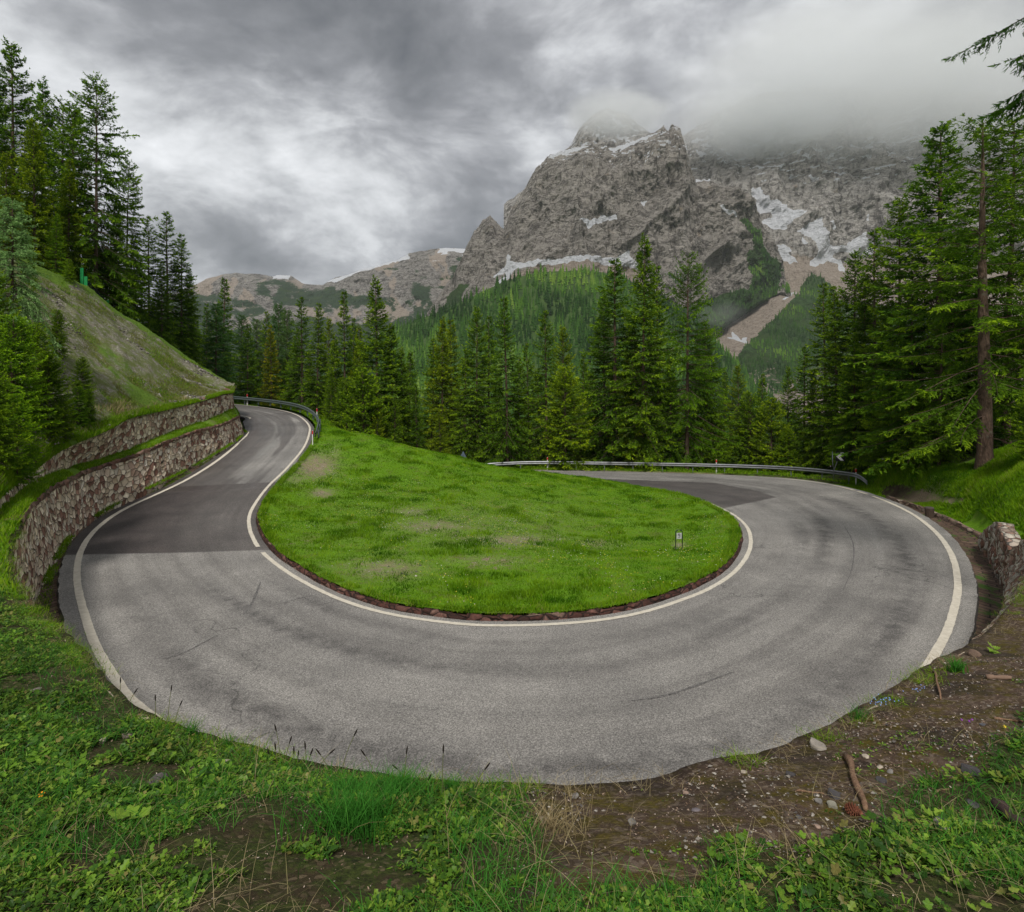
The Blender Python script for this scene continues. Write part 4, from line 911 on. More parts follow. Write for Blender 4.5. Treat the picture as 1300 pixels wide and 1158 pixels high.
def tree(px, yt, D, key, wf, tint, g, label, rz=None, H=None, zb=None):
    x = (px-HX)/F*D
    z0 = ground_at(x, D) if zb is None else zb
    zt = CAMZ+(HY-yt)/F*D; h = max(1.5, zt-z0)
    nm = 'larch_tree' if key in ('D', 'K') else 'spruce_tree'
    e = empty(nm, (x, D, z0-.05), (px*1.7+D*2.3) % 6.28 if rz is None else rz, label, 'larch tree' if key in ('D', 'K') else 'spruce tree', GRP.get(g))
    pr_ = PROTO[key]; s = h/pr_[2]; w = s*wf*(1.18 if g == 'r' and key != 'F' else 1.08 if g == 'c' else 1)
    rr_ = random.Random(int(px*7+yt)); w *= rr_.uniform(.9, 1.12); e.scale = (w, w*rr_.uniform(.92, 1.08), s); e.rotation_euler[0] = rr_.uniform(-.025, .025); e.rotation_euler[1] = rr_.uniform(-.025, .025)
    for o in pr_[:2]:
        c_ = o if pr_[3] == 0 else o.copy()
        if pr_[3]: COL.objects.link(c_)
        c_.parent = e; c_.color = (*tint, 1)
    pr_[3] = 1
    return e
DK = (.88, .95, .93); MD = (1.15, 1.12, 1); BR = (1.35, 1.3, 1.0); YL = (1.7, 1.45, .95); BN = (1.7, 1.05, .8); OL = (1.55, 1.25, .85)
T = [
# far rail wood, left to right
(548, 428, 64, 'B', 1, MD, 'c', 'slim spruce just right of the wooded gap beyond the grass mound'),
(560, 402, 62, 'A', .85, OL, 'c', 'left one of the close pair of brown-green spruces right of the gap'),
(574, 404, 66, 'B', 1, OL, 'c', 'right one of the close pair of brown-green spruces right of the gap'),
(590, 440, 60, 'B2', 1, MD, 'c', 'lower spruce behind the blue-grey triangular sign'),
(606, 388, 60, 'A', .9, MD, 'c', 'tall spruce with a full twin-topped look left of the sharp pointed one'),
(619, 398, 64, 'B2', 1, DK, 'c', 'dark spruce crowded behind the full spruce left of the sharp pointed one'),
(645, 374, 58, 'B2', 1.1, DK, 'c', 'sharp pointed dark spruce standing free above the low wood'),
(659, 452, 62, 'B', 1, MD, 'c', 'short spruce in the dip right of the sharp pointed one'),
(674, 432, 62, 'B2', .9, MD, 'c', 'thin-topped spruce between the sharp pointed one and the bare-tipped pair'),
(695, 390, 60, 'B2', 1, MD, 'c', 'taller tree of the pair of straight spruces before the green wooded hill'),
(716, 412, 63, 'A', .8, OL, 'c', 'shorter rounder tree of the pair of spruces before the green wooded hill'),
(718, 466, 56, 'E2', 1, YL, 'c', 'yellow-green young spruce close behind the rail, paler than its neighbours'),
(738, 448, 66, 'B', 1, MD, 'c', 'hidden spruce left of the dark broad pair in the middle'),
(767, 372, 60, 'A', .9, DK, 'c', 'dark spruce leaning against the left flank of the tallest middle group'),
(779, 323, 57, 'B2', 1.15, DK, 'c', 'leftmost of the three tallest dark spruces below the rock face'),
(803, 420, 57, 'A2', 1.05, OL, 'c', 'wide brown-green spruce filling the foot of the tallest middle group'),
(815, 299, 56, 'A', .95, MD, 'c', 'tallest spruce of the middle group, its tip against the rock face'),
(837, 333, 59, 'B2', 1.1, DK, 'c', 'dark spruce right behind the tallest one of the middle group'),
(852, 450, 56, 'A', .9, DK, 'c', 'shadowed spruce between the tallest one and the bright green one with bare trunk'),
(872, 323, 56, 'F', .78, (1.15, 1.25, .9), 'c', 'bright green spruce with its reddish trunk showing, brown cones at its tip'),
(900, 405, 57, 'A', .9, DK, 'c', 'dark spruce leaning out right of the bright one with reddish trunk'),
(918, 470, 62, 'B', .9, MD, 'c', 'small spruce at the left end of the low group before the scree'),
(940, 462, 60, 'A', .85, OL, 'c', 'left tall tree of the low group before the scree fan'),
(953, 498, 57, 'E2', .9, MD, 'c', 'lowest tree of the low group before the scree fan'),
(964, 473, 61, 'B', 1, MD, 'c', 'right tall tree of the low group before the scree fan'),
(978, 505, 55, 'E', .9, YL, 'c', 'pale young spruce in the gap left of the group by the chevron sign'),
(1000, 464, 58, 'A', .8, MD, 'c', 'spruce standing alone right of the scree gap'),
(1021, 437, 55, 'B2', 1, DK, 'c', 'dark thin spruce behind the left end of the chevron sign group'),
(1034, 470, 54, 'A', .85, MD, 'c', 'spruce right behind the chevron arrow sign'),
(1049, 356, 54, 'B2', 1, MD, 'c', 'tall narrow spruce left of the two-tipped one by the snow gully'),
(1064, 361, 51, 'B', 1.05, MD, 'c', 'tall narrow spruce above the chevron arrow sign'),
# behind fill
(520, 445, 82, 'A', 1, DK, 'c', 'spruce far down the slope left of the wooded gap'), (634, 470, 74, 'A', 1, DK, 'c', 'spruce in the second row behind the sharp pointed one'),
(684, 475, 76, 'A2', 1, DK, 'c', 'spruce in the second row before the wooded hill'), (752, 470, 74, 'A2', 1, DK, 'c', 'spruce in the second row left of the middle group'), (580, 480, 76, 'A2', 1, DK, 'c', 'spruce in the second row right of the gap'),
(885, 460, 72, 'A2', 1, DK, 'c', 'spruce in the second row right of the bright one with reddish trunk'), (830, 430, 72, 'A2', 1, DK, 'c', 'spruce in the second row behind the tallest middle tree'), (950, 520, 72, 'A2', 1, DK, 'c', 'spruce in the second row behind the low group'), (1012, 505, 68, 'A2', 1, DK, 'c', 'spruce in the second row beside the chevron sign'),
(610, 505, 60, 'A2', .8, DK, 'c', 'low bushy spruce just beyond the left end of the far guardrail'), (655, 520, 60, 'A2', .8, MD, 'c', 'low bushy spruce behind the rail under the sharp pointed tree'), (700, 530, 60, 'A2', .8, DK, 'c', 'low bushy spruce behind the rail left of the yellow-green one'), (757, 500, 60, 'A2', .9, MD, 'c', 'low bushy spruce behind the rail right of the yellow-green one'),
(560, 520, 56, 'A2', .8, OL, 'c', 'low bushy spruce behind the crest of the grass mound'), (905, 525, 56, 'E2', 1, MD, 'c', 'small bushy spruce behind the rail right of the bright one'), (1000, 545, 54, 'E', 1, BR, 'c', 'tiny bright spruce behind the rail below the scree gap'),
# beyond climbing road
(262, 384, 66, 'B', 1, DK, 'l', 'thin dark spruce standing just left of the green larch'),
(283, 349, 68, 'B2', 1.2, DK, 'l', 'dark spruce rising behind the green larch above the wall corner'),
(274, 384, 60, 'D', 1.15, (.62, .85, .6), 'l', 'full green larch above the corner of the two stone walls'),
(247, 400, 72, 'A', 1, DK, 'l', 'spruce squeezed between the hillside edge and the green larch'),
(303, 398, 80, 'D', 1, (.75, .9, .8), 'l', 'pale larch right of the dark spruce above the wall corner'),
(314, 410, 70, 'B', 1, DK, 'l', 'dark spruce standing before the pale larch by the wall corner'),
(327, 404, 84, 'D', .9, MD, 'l', 'pale larch in the back left of the brown-tinged spruce'),
(335, 392, 74, 'B2', .9, MD, 'l', 'narrow spruce left of the brown-tinged one'),
(345, 412, 70, 'B', 1.1, BN, 'l', 'spruce with brown dying needles in the row beyond the bend'),
(353, 384, 82, 'D', 1, (.8, 1, .8), 'l', 'fresh green larch right behind the brown-tinged spruce'),
(364, 392, 78, 'D', .9, MD, 'l', 'palest larch right of the brown-tinged spruce'),
(374, 415, 68, 'A', .8, MD, 'l', 'low spruce left of the twin straight pair above the bend'),
(384, 374, 66, 'B2', 1.05, DK, 'l', 'left spruce of the straight pair above the road bend'),
(402, 383, 64, 'B', 1.1, MD, 'l', 'right spruce of the straight pair above the road bend'),
(415, 402, 70, 'A', .8, OL, 'l', 'rounder spruce right of the straight pair above the bend'),
(428, 425, 62, 'B', 1, MD, 'l', 'short spruce left of the tall pointed one above the grass'),
(437, 366, 62, 'B2', 1.1, MD, 'l', 'tall pointed spruce above the end of the left guardrail'),
(447, 402, 68, 'B', 1, DK, 'l', 'dark spruce just right of the tall pointed one'),
(460, 412, 62, 'A', .9, OL, 'l', 'olive spruce left of the big full one at the mound'),
(480, 351, 58, 'A', 1.15, MD, 'l', 'biggest full spruce behind the top of the grass mound'),
(462, 468, 52, 'E', 1, BR, 'l', 'bright young spruce in front of the biggest full spruce'),
(498, 410, 60, 'A', 1, DK, 'l', 'spruce in the shadow on the right side of the biggest one'),
(512, 440, 62, 'A', 1, MD, 'l', 'spruce falling away down the slope right of the biggest one'),
(530, 486, 60, 'A2', .8, DK, 'l', 'low spruce at the left rim of the wooded gap'),
(395, 450, 72, 'A2', .8, DK, 'l', 'bushy spruce filling between the straight pair beyond the rail'), (420, 465, 60, 'A2', .7, MD, 'l', 'bushy spruce low behind the rail left of the tall pointed one'), (440, 480, 55, 'E2', 1, MD, 'l', 'small spruce right behind the end of the left guardrail'),
(320, 450, 74, 'A2', .8, DK, 'l', 'bushy spruce low behind the rail at the far bend'), (360, 455, 72, 'A2', .8, DK, 'l', 'bushy spruce low under the brown-tinged one'), (288, 440, 68, 'A2', .8, DK, 'l', 'bushy spruce at the foot of the green larch'), (500, 500, 54, 'A2', .7, MD, 'l', 'low spruce peeping over the mound right of the bright young one'), (478, 505, 52, 'A2', .7, OL, 'l', 'low olive spruce between the bright young one and the mound'),
# left hill top
(22, 55, 44, 'A', .95, DK, 'h', 'tallest dark blue-green spruce at the upper left edge'),
(2, 92, 46, 'A', 1, DK, 'h', 'dark spruce cut by the left frame edge beside the tallest one'),
(52, 100, 50, 'A', .9, (.8, 1.0, 1.0), 'h', 'bluish spruce peeping out right of the tallest one'),
(80, 126, 50, 'C', .9, DK, 'h', 'ragged spruce left of the two bare-stemmed ones'),
(99, 139, 46, 'C2', .9, DK, 'h', 'shorter of the two open spruces with bare dark stems'),
(121, 104, 45, 'C', .95, DK, 'h', 'taller of the two open spruces with bare dark stems'),
(45, 150, 40, 'A2', 1.1, OL, 'h', 'broad olive-yellow spruce below the tallest dark one'),
(85, 200, 43, 'A', 1, OL, 'h', 'full green spruce left below the bare-stemmed pair'),
(5, 190, 38, 'A2', 1, OL, 'h', 'olive spruce at the left edge above the pale larch'),
(158, 205, 50, 'C', .9, DK, 'h', 'open spruce right of the bare-stemmed pair'),
(150, 262, 47, 'A2', .9, DK, 'h', 'dense dark spruce under the open one on the hill crest'),
(135, 320, 46, 'E2', 1, DK, 'h', 'small spruce on the crest right of the green fence posts'),
(172, 300, 50, 'A', 1, DK, 'h', 'dense dark spruce in the middle of the crest line'),
(190, 272, 54, 'B2', 1, DK, 'h', 'left of the three pointed spruces descending the crest'),
(213, 265, 55, 'B2', 1.1, DK, 'h', 'middle of the three pointed spruces descending the crest'),
(230, 296, 56, 'B', 1.2, DK, 'h', 'right of the three pointed spruces descending the crest'),
(205, 330, 52, 'A2', .8, DK, 'h', 'dark spruce at the foot of the three pointed ones'), (238, 340, 57, 'A2', .8, DK, 'h', 'last dark spruce on the crest before the larch'),
(70, 270, 40, 'A2', .9, (1.25, 1.35, .9), 'h', 'bushy green spruce reaching down to the scree left of the fence'),
# on slope
(14, 252, 25, 'K', .9, (2.6, 2.4, 2.9), 's', 'pale weeping larch at the left edge, lighter than all around it'),
(-14, 330, 20, 'E', 1, BR, 's', 'bright green spruce cut by the left edge below the pale larch'),
(14, 400, 19, 'E2', 1, (1.3, 1.4, .9), 's', 'fresh green young spruce under the pale weeping larch'),
(44, 352, 29, 'C2', .8, BR, 's', 'thin-stemmed small spruce with open crown on the scree edge'),
(60, 445, 22.5, 'E', 1, BR, 's', 'bright young spruce with light tips above the wall'),
(98, 490, 25, 'E2', .9, (.8, .95, .8), 's', 'dark rounded young spruce nearest the bare scree'),
(80, 520, 23.5, 'E2', 1, MD, 's', 'low young spruce drooping over the upper wall'),
(22, 500, 17.5, 'E', 1.1, (1.3, 1.4, .9), 's', 'young spruce at the left edge standing over the wall top'),
(-6, 470, 16, 'E2', 1, BR, 's', 'young spruce mostly outside the left edge above the ledge'),
(40, 300, 33, 'A2', .8, DK, 's', 'dark spruce behind the pale weeping larch'),
(72, 392, 28, 'E2', .9, BR, 's', 'bright bushy young spruce on the upper edge of the bare slope'), (104, 452, 27, 'E', .95, MD, 's', 'mid green young spruce jutting farthest out over the scree'),
(50, 410, 24, 'E2', 1, BR, 's', 'bright young spruce behind the one with light tips above the wall'), (112, 535, 25.8, 'E', .9, DK, 's', 'smallest dark spruce just above the upper wall'), (88, 330, 38, 'E2', 1, BR, 's', 'bright bushy spruce on the crest just left of the fence posts'),
# right bank
(1083, 316, 50, 'A', .9, DK, 'r', 'dark spruce at the left end of the tall right group'),
(1095, 345, 48, 'B', 1, MD, 'r', 'narrow spruce squeezed next to the left end of the tall right group'),
(1110, 288, 47, 'B2', 1, DK, 'r', 'third spruce of the rising row in the tall right group'),
(1140, 249, 43, 'A', .9, MD, 'r', 'spruce left of the great broad-topped one on the right'),
(1191, 156, 38.5, 'A', 1.2, (.8, .95, .95), 'r', 'great dark spruce with broad even top on the right'),
(1250, 146, 31.5, 'H', 1.0, (1.15, 1.15, .95), 'r', 'tall spruce on the grass bank with its bare lower trunk in view'),
(1277, 151, 37, 'C', 1.2, DK, 'r', 'open-topped spruce behind the one with the bare lower trunk'),
(1318, 195, 32, 'F', 1, (1.2, 1.2, .9), 'r', 'spruce cut by the right edge beside the one with bare lower trunk'),
(1225, 300, 40, 'A2', .9, DK, 'r', 'shadowed spruce between the great dark one and the bare-trunked one'),
(1160, 360, 38.5, 'F', .85, (1.2, 1.3, .9), 'r', 'spruce with bright hanging boughs in front of the great dark one'),
(1192, 375, 36.0, 'F', .75, (1.3, 1.35, .9), 'r', 'bright boughed spruce left of the bare trunk on the bank'),
(1130, 400, 44, 'F', .8, (1.1, 1.2, .9), 'r', 'green spruce sweeping its boughs above the end of the rail'),
(1085, 430, 46, 'A2', .9, (1, 1.1, .9), 'r', 'spruce with low boughs right behind the chevron sign'),
(1142, 470, 40.5, 'E2', 1.1, BR, 'r', 'low bright spruce right of the rail end'), (1180, 490, 37.5, 'E2', 1.1, BR, 'r', 'low bright spruce left of the bank crest'),
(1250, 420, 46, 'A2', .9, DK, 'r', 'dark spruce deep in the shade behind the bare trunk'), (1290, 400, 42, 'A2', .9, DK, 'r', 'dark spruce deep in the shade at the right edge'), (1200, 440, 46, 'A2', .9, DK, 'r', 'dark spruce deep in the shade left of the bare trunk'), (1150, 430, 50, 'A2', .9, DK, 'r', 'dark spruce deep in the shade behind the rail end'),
(1318, 480, 27, 'E', 1, BR, 'r', 'bright young spruce just poking in at the right edge'),
]
for (px, yt, D, key, wf, tint, g_, lab) in T: tree(px, yt, D, key, wf, tint, g_, lab)
e = tree(1452, -330, 12.2, 'G', .92, (.35, .55, .75), 'o', 'dark blue-green spruce whose upper boughs hang in from the top right corner')
# ================================================================ mist wrapped round the summits, and the valley air
def mist_mat(name, dens, seed, rad, cen, nscale=2.2, lo=.42, hi=.62, power=1.0):
    m = M(name); g = m.mapping(m.coord('Object'), (.5/rad[0], .5/rad[1], .5/rad[2]), loc=(.5, .5, .5))
    c = m.n('ShaderNodeVectorMath', operation='SUBTRACT'); m.put(c.inputs[0], g); c.inputs[1].default_value = (.5, .5, .5)
    l = m.n('ShaderNodeVectorMath', operation='LENGTH'); m.put(l.inputs[0], c.outputs[0])
    fall = m.mr(l.outputs['Value'], .10, .5, 1, 0)
    nz = m.noise(m.mapping(g, (nscale, nscale, nscale*.8), loc=(seed, seed*2, 0)), 1.6, 5, .6, .4)
    k = m.mr(m.math('ADD', m.math('MULTIPLY', nz, .75), m.math('MULTIPLY', fall, .42)), lo, hi)
    k = m.math('MULTIPLY', k, m.mr(fall, 0, .35))
    vs = m.n('ShaderNodeVolumePrincipled'); vs.inputs['Color'].default_value = (.975, .99, 1.0, 1); vs.inputs['Anisotropy'].default_value = .0
    m.put(vs.inputs['Density'], m.math('MULTIPLY', k, dens)); m.t.links.new(vs.outputs[0], m.out.inputs['Volume'])
    m.m.cycles.volume_step_rate = 1.5
    return m.m
def W_(px, py, R): return np.array([(px-HX)/F*R, R, CAMZ+(HY-py)/F*R])
def puff(px, py, R, rx, ry, rz, seed, dens, **kw):
    th = np.linspace(0, np.pi, 17)[:, None]; ph = np.linspace(0, 2*np.pi, 28, endpoint=False)[None]
    d = np.stack([np.sin(th)*np.cos(ph), np.sin(th)*np.sin(ph), np.cos(th)+0*ph], -1)
    o = mk('cloud', (d*np.array([rx, ry, rz])).reshape(-1, 3), gridF(17, 28, wrap=True)[:, ::-1], mist_mat('mist', dens, seed, (rx, ry, rz), W_(px, py, R), **kw)); o.location = W_(px, py, R); tag(o, kind='stuff')
puff(1130, 112, 1640, 680, 330, 262, 1.3, .0065, nscale=3.2, lo=.36, hi=.66)
puff(965, 162, 1720, 320, 140, 120, 4.1, .011, nscale=2.6, lo=.36, hi=.66)
puff(785, 146, 1600, 170, 100, 75, 7.7, .013, nscale=2.2, lo=.36, hi=.62)
puff(912, 400, 1000, 75, 45, 36, 9.2, .0035, nscale=2.6, lo=.50, hi=.80)
m = M('air'); vs = m.n('ShaderNodeVolumePrincipled'); vs.inputs['Color'].default_value = (.88, .93, .96, 1); vs.inputs['Density'].default_value = .00005; m.t.links.new(vs.outputs[0], m.out.inputs['Volume'])
mb = MB(); mb.box((0, 1300, 500), (8400, 5200, 1440)); o = mb.build('haze', m.m); tag(o, kind='stuff')
# ================================================================ roadside furniture
def galv(name, col=(.27, .28, .29)):
    m = M(name); p = m.pos(); n = m.noise(p, 3, 5, .7); f = m.noise(m.mapping(p, (1, 1, .15)), 12, 4, .7)
    c = m.mix(m.mr(n, .3, .7), tuple(q*.62 for q in col), col); c = m.mix(m.mr(f, .6, .75, 0, .6), c, (.12, .11, .10))
    return m.done(m.bsdf(c, .48, m.bump(n, .1, .01), .55, .5))
MG = galv('galvanised_steel'); MGD = galv('dull_green_steel', (.16, .20, .19)); MRED = plain('red_reflector', (.55, .02, .02), .35, 0, .6, .1); MWP = plain('white_plastic', (.72, .70, .66), .5, 0, .4, .12, 30)
MBLK = plain('black_panel', (.012, .012, .014), .45, 0, .4, .2); MWH = plain('white_chevron', (.62, .62, .63), .45, 0, .4, .12, 9); MDK = plain('dark_pipe', (.03, .035, .05), .4, .4); MGRN = plain('green_net', (.01, .22, .06), .6, 0, .3, .25); MBLU = plain('sign_back', (.13, .17, .22), .5, .4)
def guardrail(line, nrm, zt, label, mat, posts_mat, spacing, endp=None, fl=None):
    c0 = line[len(line)//2].copy(); o = empty('guardrail', c0, 0, label, 'guardrail')
    prof = [(0, 0), (-.045, -.025), (-.075, -.075), (-.045, -.115), (.0, -.155), (-.045, -.195), (-.075, -.235), (-.045, -.285), (0, -.31), (.006, -.31), (.006, 0)]
    s = arclen(line); rows = []
    for a, b in prof:
        p = line.copy(); p[:, :2] += nrm*a; p[:, 2] += zt+b; rows.append(p-c0)
    mk('rail', np.stack(rows), gridF(len(prof), len(line)), mat, o, smooth=False)
    u = .6
    while u < s[-1]:
        q = np.array([np.interp(u, s, line[:, k]) for k in range(3)]); n_ = np.array([np.interp(u, s, nrm[:, k]) for k in range(2)])
        mb = MB(); a = math.atan2(n_[1], n_[0]); R = [[math.cos(a), -math.sin(a), 0], [math.sin(a), math.cos(a), 0], [0, 0, 1]]
        b = q-c0; b[:2] += n_*.09; mb.box(b+[0, 0, zt/2-.22], (.10, .055, zt+.40), R); mb.box(b+np.array([-n_[0]*.05, -n_[1]*.05, zt-.155]), (.10, .09, .2), R)
        mb.build('post', posts_mat, o); u += spacing
    if endp is not None:
        a = line[endp].copy()-c0; d = fl; rr = []
        for t in np.linspace(0, 1, 8):
            row = []
            for x, z in prof:
                p = a.copy(); p[:2] += nrm[endp]*x+np.array(d[:2])*t; p[2] += zt+z*(1-.1*t)-.0+d[2]*t*t; row.append(p)
            rr.append(row)
        mk('rail_end', np.array(rr).transpose(1, 0, 2), gridF(len(prof), 8), mat, o, smooth=False)
    return o
ir0 = np.argmin(np.abs(SU-upos(1083, 622, pr)))
L = OUT[ir0:len(SU)-150].copy(); N = NO[ir0:len(SU)-150]; ramp_ = np.clip(np.arange(len(L))/120, 0, 1)
L[:, :2] += N*(2.0-.8*ramp_)[:, None]
dd_ = (L[0]-L[6]); dd_ = dd_[:2]/np.linalg.norm(dd_[:2])
guardrail(L, N, .78, 'long grey steel guardrail along the outside of the descending right road before the wood', MG, MG, 2.6, 0, (dd_[0]*1.1+N[0][0]*.25, dd_[1]*1.1+N[0][1]*.25, -.42))
RL_, RN_ = L, N
il1 = np.argmin(np.abs(SU-upos(388, 566, pl)))
L = INN[20:il1].copy(); N = NI[20:il1]; L[:, :2] += N*.62
guardrail(L, N, .74, 'curved dull grey guardrail round the outside of the climbing bend on the left', MGD, MGD, 2.0)
LL_, LN_ = L, N
def delin(p, h, label, nrm, big=False):
    o = empty('delineator_post', p, math.atan2(nrm[1], nrm[0]), label, 'delineator post', 'red topped delineator posts along the guardrails')
    mb = MB(); w = .11 if big else .08
    mb.box((0, 0, h/2), (.05, w, h)); mb.build('post', MWP, o)
    mb = MB(); mb.box((-.004, 0, h-.13), (.062, w+.012, .22)); mb.build('reflector', MRED, o)
def onrail(L, N, px, off=.2):
    pp = HX+F*L[:, 0]/L[:, 1]; cand = np.where(L[:, 1] > 8)[0]; i = cand[np.abs(pp[cand]-px).argmin()]; p = L[i].copy(); p[:2] += N[i]*off; return p, N[i]
for px, lab in ((695, 'red topped post behind the far guardrail by the yellow-green young spruce'), (908, 'red topped post behind the far guardrail right of the bright spruce with reddish trunk'), (1096, 'red topped post at the end of the far guardrail near the chevron sign')):
    p, n_ = onrail(RL_, RN_, px); delin(p-[0, 0, .1], 1.22 if px < 1000 else 1.15, lab, n_)
msk = LL_[:, 1]
for frac, lab in ((.52, 'red topped post behind the left guardrail at the middle of the climbing bend'), (.80, 'red topped post behind the left guardrail where the bend turns downhill')):
    i = int(frac*len(LL_)); p = LL_[i].copy(); p[:2] += LN_[i]*.2; delin(p-[0, 0, .05], 1.08, lab, LN_[i])
p = LL_[-1].copy(); p[:2] += LN_[-1]*.05+np.array([.05, -.9]); delin(p-[0, 0, .12], 1.05, 'larger white delineator post with red band at the near end of the left guardrail', LN_[-1], True)
# chevron sign
x = 1064; D = 43.5; X0 = (x-HX)/F*D; z0 = float(bil(X0, D)); zc = CAMZ+(HY-580)/F*D
o = empty('chevron_sign', (X0, D, z0), math.radians(-14), 'black road sign with white chevron pointing left, on a bent post behind the guardrail', 'road sign')
h = zc-z0
mb = MB(); mb.tube([(-.30, 0, -.1), (-.30, 0, h*.42), (-.05, .03, h-.35), (0, .05, h+.2)], .03, 8); mb.tube([(-.30, 0, h*.42), (-.36, .02, h-.42), (-.36, .04, h+.2)], .025, 8); mb.build('post', MG, o, True)
mb = MB(); mb.box((.14, 0, h+.02), (.62, .03, .70)); mb.build('panel', MBLK, o)
ch = np.array([(-.26, 0), (.02, .29), (.24, .29), (-.01, 0), (.24, -.29), (.02, -.29)])
V = np.array([[a+.14, -.024, b+h+.02] for a, b in ch]+[[a+.14, -.016, b+h+.02] for a, b in ch])
mk('chevron', V, [np.array([[0, 1, 2, 3], [0, 3, 4, 5], [6, 9, 8, 7], [6, 11, 10, 9]]), np.array([[i, (i+1) % 6, (i+1) % 6+6, i+6] for i in range(6)])], MWH, o, smooth=False)
mb = MB(); a = math.radians(72); mb.box((-.38, 0, h+.05), (.5, .025, .62), [[math.cos(a), -math.sin(a), 0], [math.sin(a), math.cos(a), 0], [0, 0, 1]]); mb.build('side_panel', MBLU, o)
# triangular sign seen from the back
D = 52.5; X0 = (588-HX)/F*D; z0 = float(bil(X0, D)); zc = CAMZ+(HY-580)/F*D
o = empty('triangular_sign', (X0, D, z0), math.radians(25), 'small blue-grey triangular sign seen from behind just over the crest of the grass mound', 'road sign'); h = zc-z0
mb = MB(); mb.tube([(0, .04, -.1), (0, .04, h+.45)], .03, 8); mb.build('post', MG, o, True)
tr_ = [(-.42, -.38), (.42, -.38), (0, .42)]; V = np.array([[a, y, b+h+.1] for y in (-.012, .012) for a, b in tr_]); mk('panel', V, [np.array([[0, 1, 2], [5, 4, 3]]), np.array([[i, i+3, (i+1) % 3+3, (i+1) % 3] for i in range(3)])], MBLU, o, smooth=False)
# hoop sign on the island
def isl_hit(px, py):
    for D in np.arange(12, 60, .05):
        x = (px-HX)/F*D; 
        if CAMZ+(HY-py)/F*D <= float(ISL(np.array([x]), np.array([D]))[0]): return np.array([x, D, CAMZ+(HY-py)/F*D])
p = isl_hit(862, 698)
o = empty('hoop_sign', p, math.radians(4), 'small dark hoop frame holding a white number plate on the grass mound', 'marker sign')
mb = MB(); w = .125; th = np.linspace(0, np.pi, 9); pts = [(-w, 0, -.15), (-w, 0, .64)]+[(-w*math.cos(t), 0, .64+w*math.sin(t)*.85) for t in th[1:-1]]+[(w, 0, .64), (w, 0, -.15)]; mb.tube(pts, .017, 8); mb.build('frame', MDK, o, True)
mb = MB(); mb.box((0, -.012, .52), (.19, .012, .22)); pl1 = mb.build('plate', plain('worn_plate', (.45, .45, .46), .5, 0, .4, .2, 30), o)
mb = MB()
for a, b, c_, d_ in ((0, .07, .075, .018), (-.03, .045, .018, .05), (.03, .045, .018, .05), (0, .02, .06, .018), (.03, -.01, .018, .06), (0, -.045, .06, .018)): mb.box((a, -.021, .52+b), (c_, .004, d_))
mb.build('digit', MBLK, o)
# wooden bollard
D = 28.3; X0 = (1180-HX)/F*D; z0 = float(bil(X0, D))+.12; m = M('weathered_wood'); n = m.noise(m.mapping(m.coord(), (6, 6, 1)), 5, 6, .7); c = m.mix(m.mr(n, .3, .7), (.025, .016, .011), (.10, .07, .05)); MWD = m.done(m.bsdf(c, .9, m.bump(n, 1, .03)))
o = empty('wooden_bollard', (X0, D, z0-.05), .4, 'stubby dark weathered wooden bollard at the start of the paved gutter', 'bollard')
def rings(prof, n=14, wob=.05, seed=0.):
    th = np.arange(n)*2*np.pi/n; R = np.array([[r*(1+wob*vn(np.cos(t)*2+seed, np.sin(t)*2, z*3)), t, z] for r, z in prof for t in th]).reshape(len(prof), n, 3)
    return np.stack([R[..., 0]*np.cos(R[..., 1]), R[..., 0]*np.sin(R[..., 1]), R[..., 2]], -1)
V = rings([(.20, -.2), (.195, .1), (.18, .35), (.19, .56)], 16, .12); mk('post', V, gridF(4, 16, wrap=True), MWD, o)
V = rings([(.19, .555), (.185, .60), (.15, .625), (.02, .63)], 16, .10); mk('top', V, gridF(4, 16, wrap=True), plain('cut_wood', (.07, .055, .045), .9), o)
# green fence on the crest
fx = [(P(104, 365, 41.5), 1.45), (P(109, 366, 41.3), 1.3), (P(136, 388, 44), 1.0)]
base = np.array([fx[0][0][0], fx[0][0][1], ground_at(fx[0][0][0], fx[0][0][1])]); o = empty('netting_fence', base, 0, 'dark netting fence with bright green posts among the trunks on the hillside crest', 'fence')
pts = []
for p, h in fx:
    z = ground_at(p[0], p[1]); q = np.array([p[0], p[1], z])-base; mb = MB(); mb.box(q+[0, 0, h/2-.1], (.22, .06, h+.3)); mb.build('post', MGRN, o); pts.append((q, h))
m = M('netting'); b = m.n('ShaderNodeBsdfTransparent'); d = m.n('ShaderNodeBsdfDiffuse'); d.inputs[0].default_value = (.02, .025, .03, 1); xx = m.n('ShaderNodeMixShader'); m.put(xx.inputs[0], m.mr(m.noise(m.mapping(m.coord(), (9, 9, 9)), 3, 2), .3, .5, .45, .9)); m.put(xx.inputs[1], b.outputs[0]); m.put(xx.inputs[2], d.outputs[0]); MNET = m.done(xx.outputs[0])
q0, q1 = pts[1][0], pts[2][0]; n = 14; R = np.array([[q0*(1-t)+q1*t+[0, .02*math.sin(9*t), z*(1.25*(1-t)+.95*t)] for t in np.linspace(0, 1, n)] for z in np.linspace(-.2, 1, 5)]); mk('net', R, gridF(5, n), MNET, o)

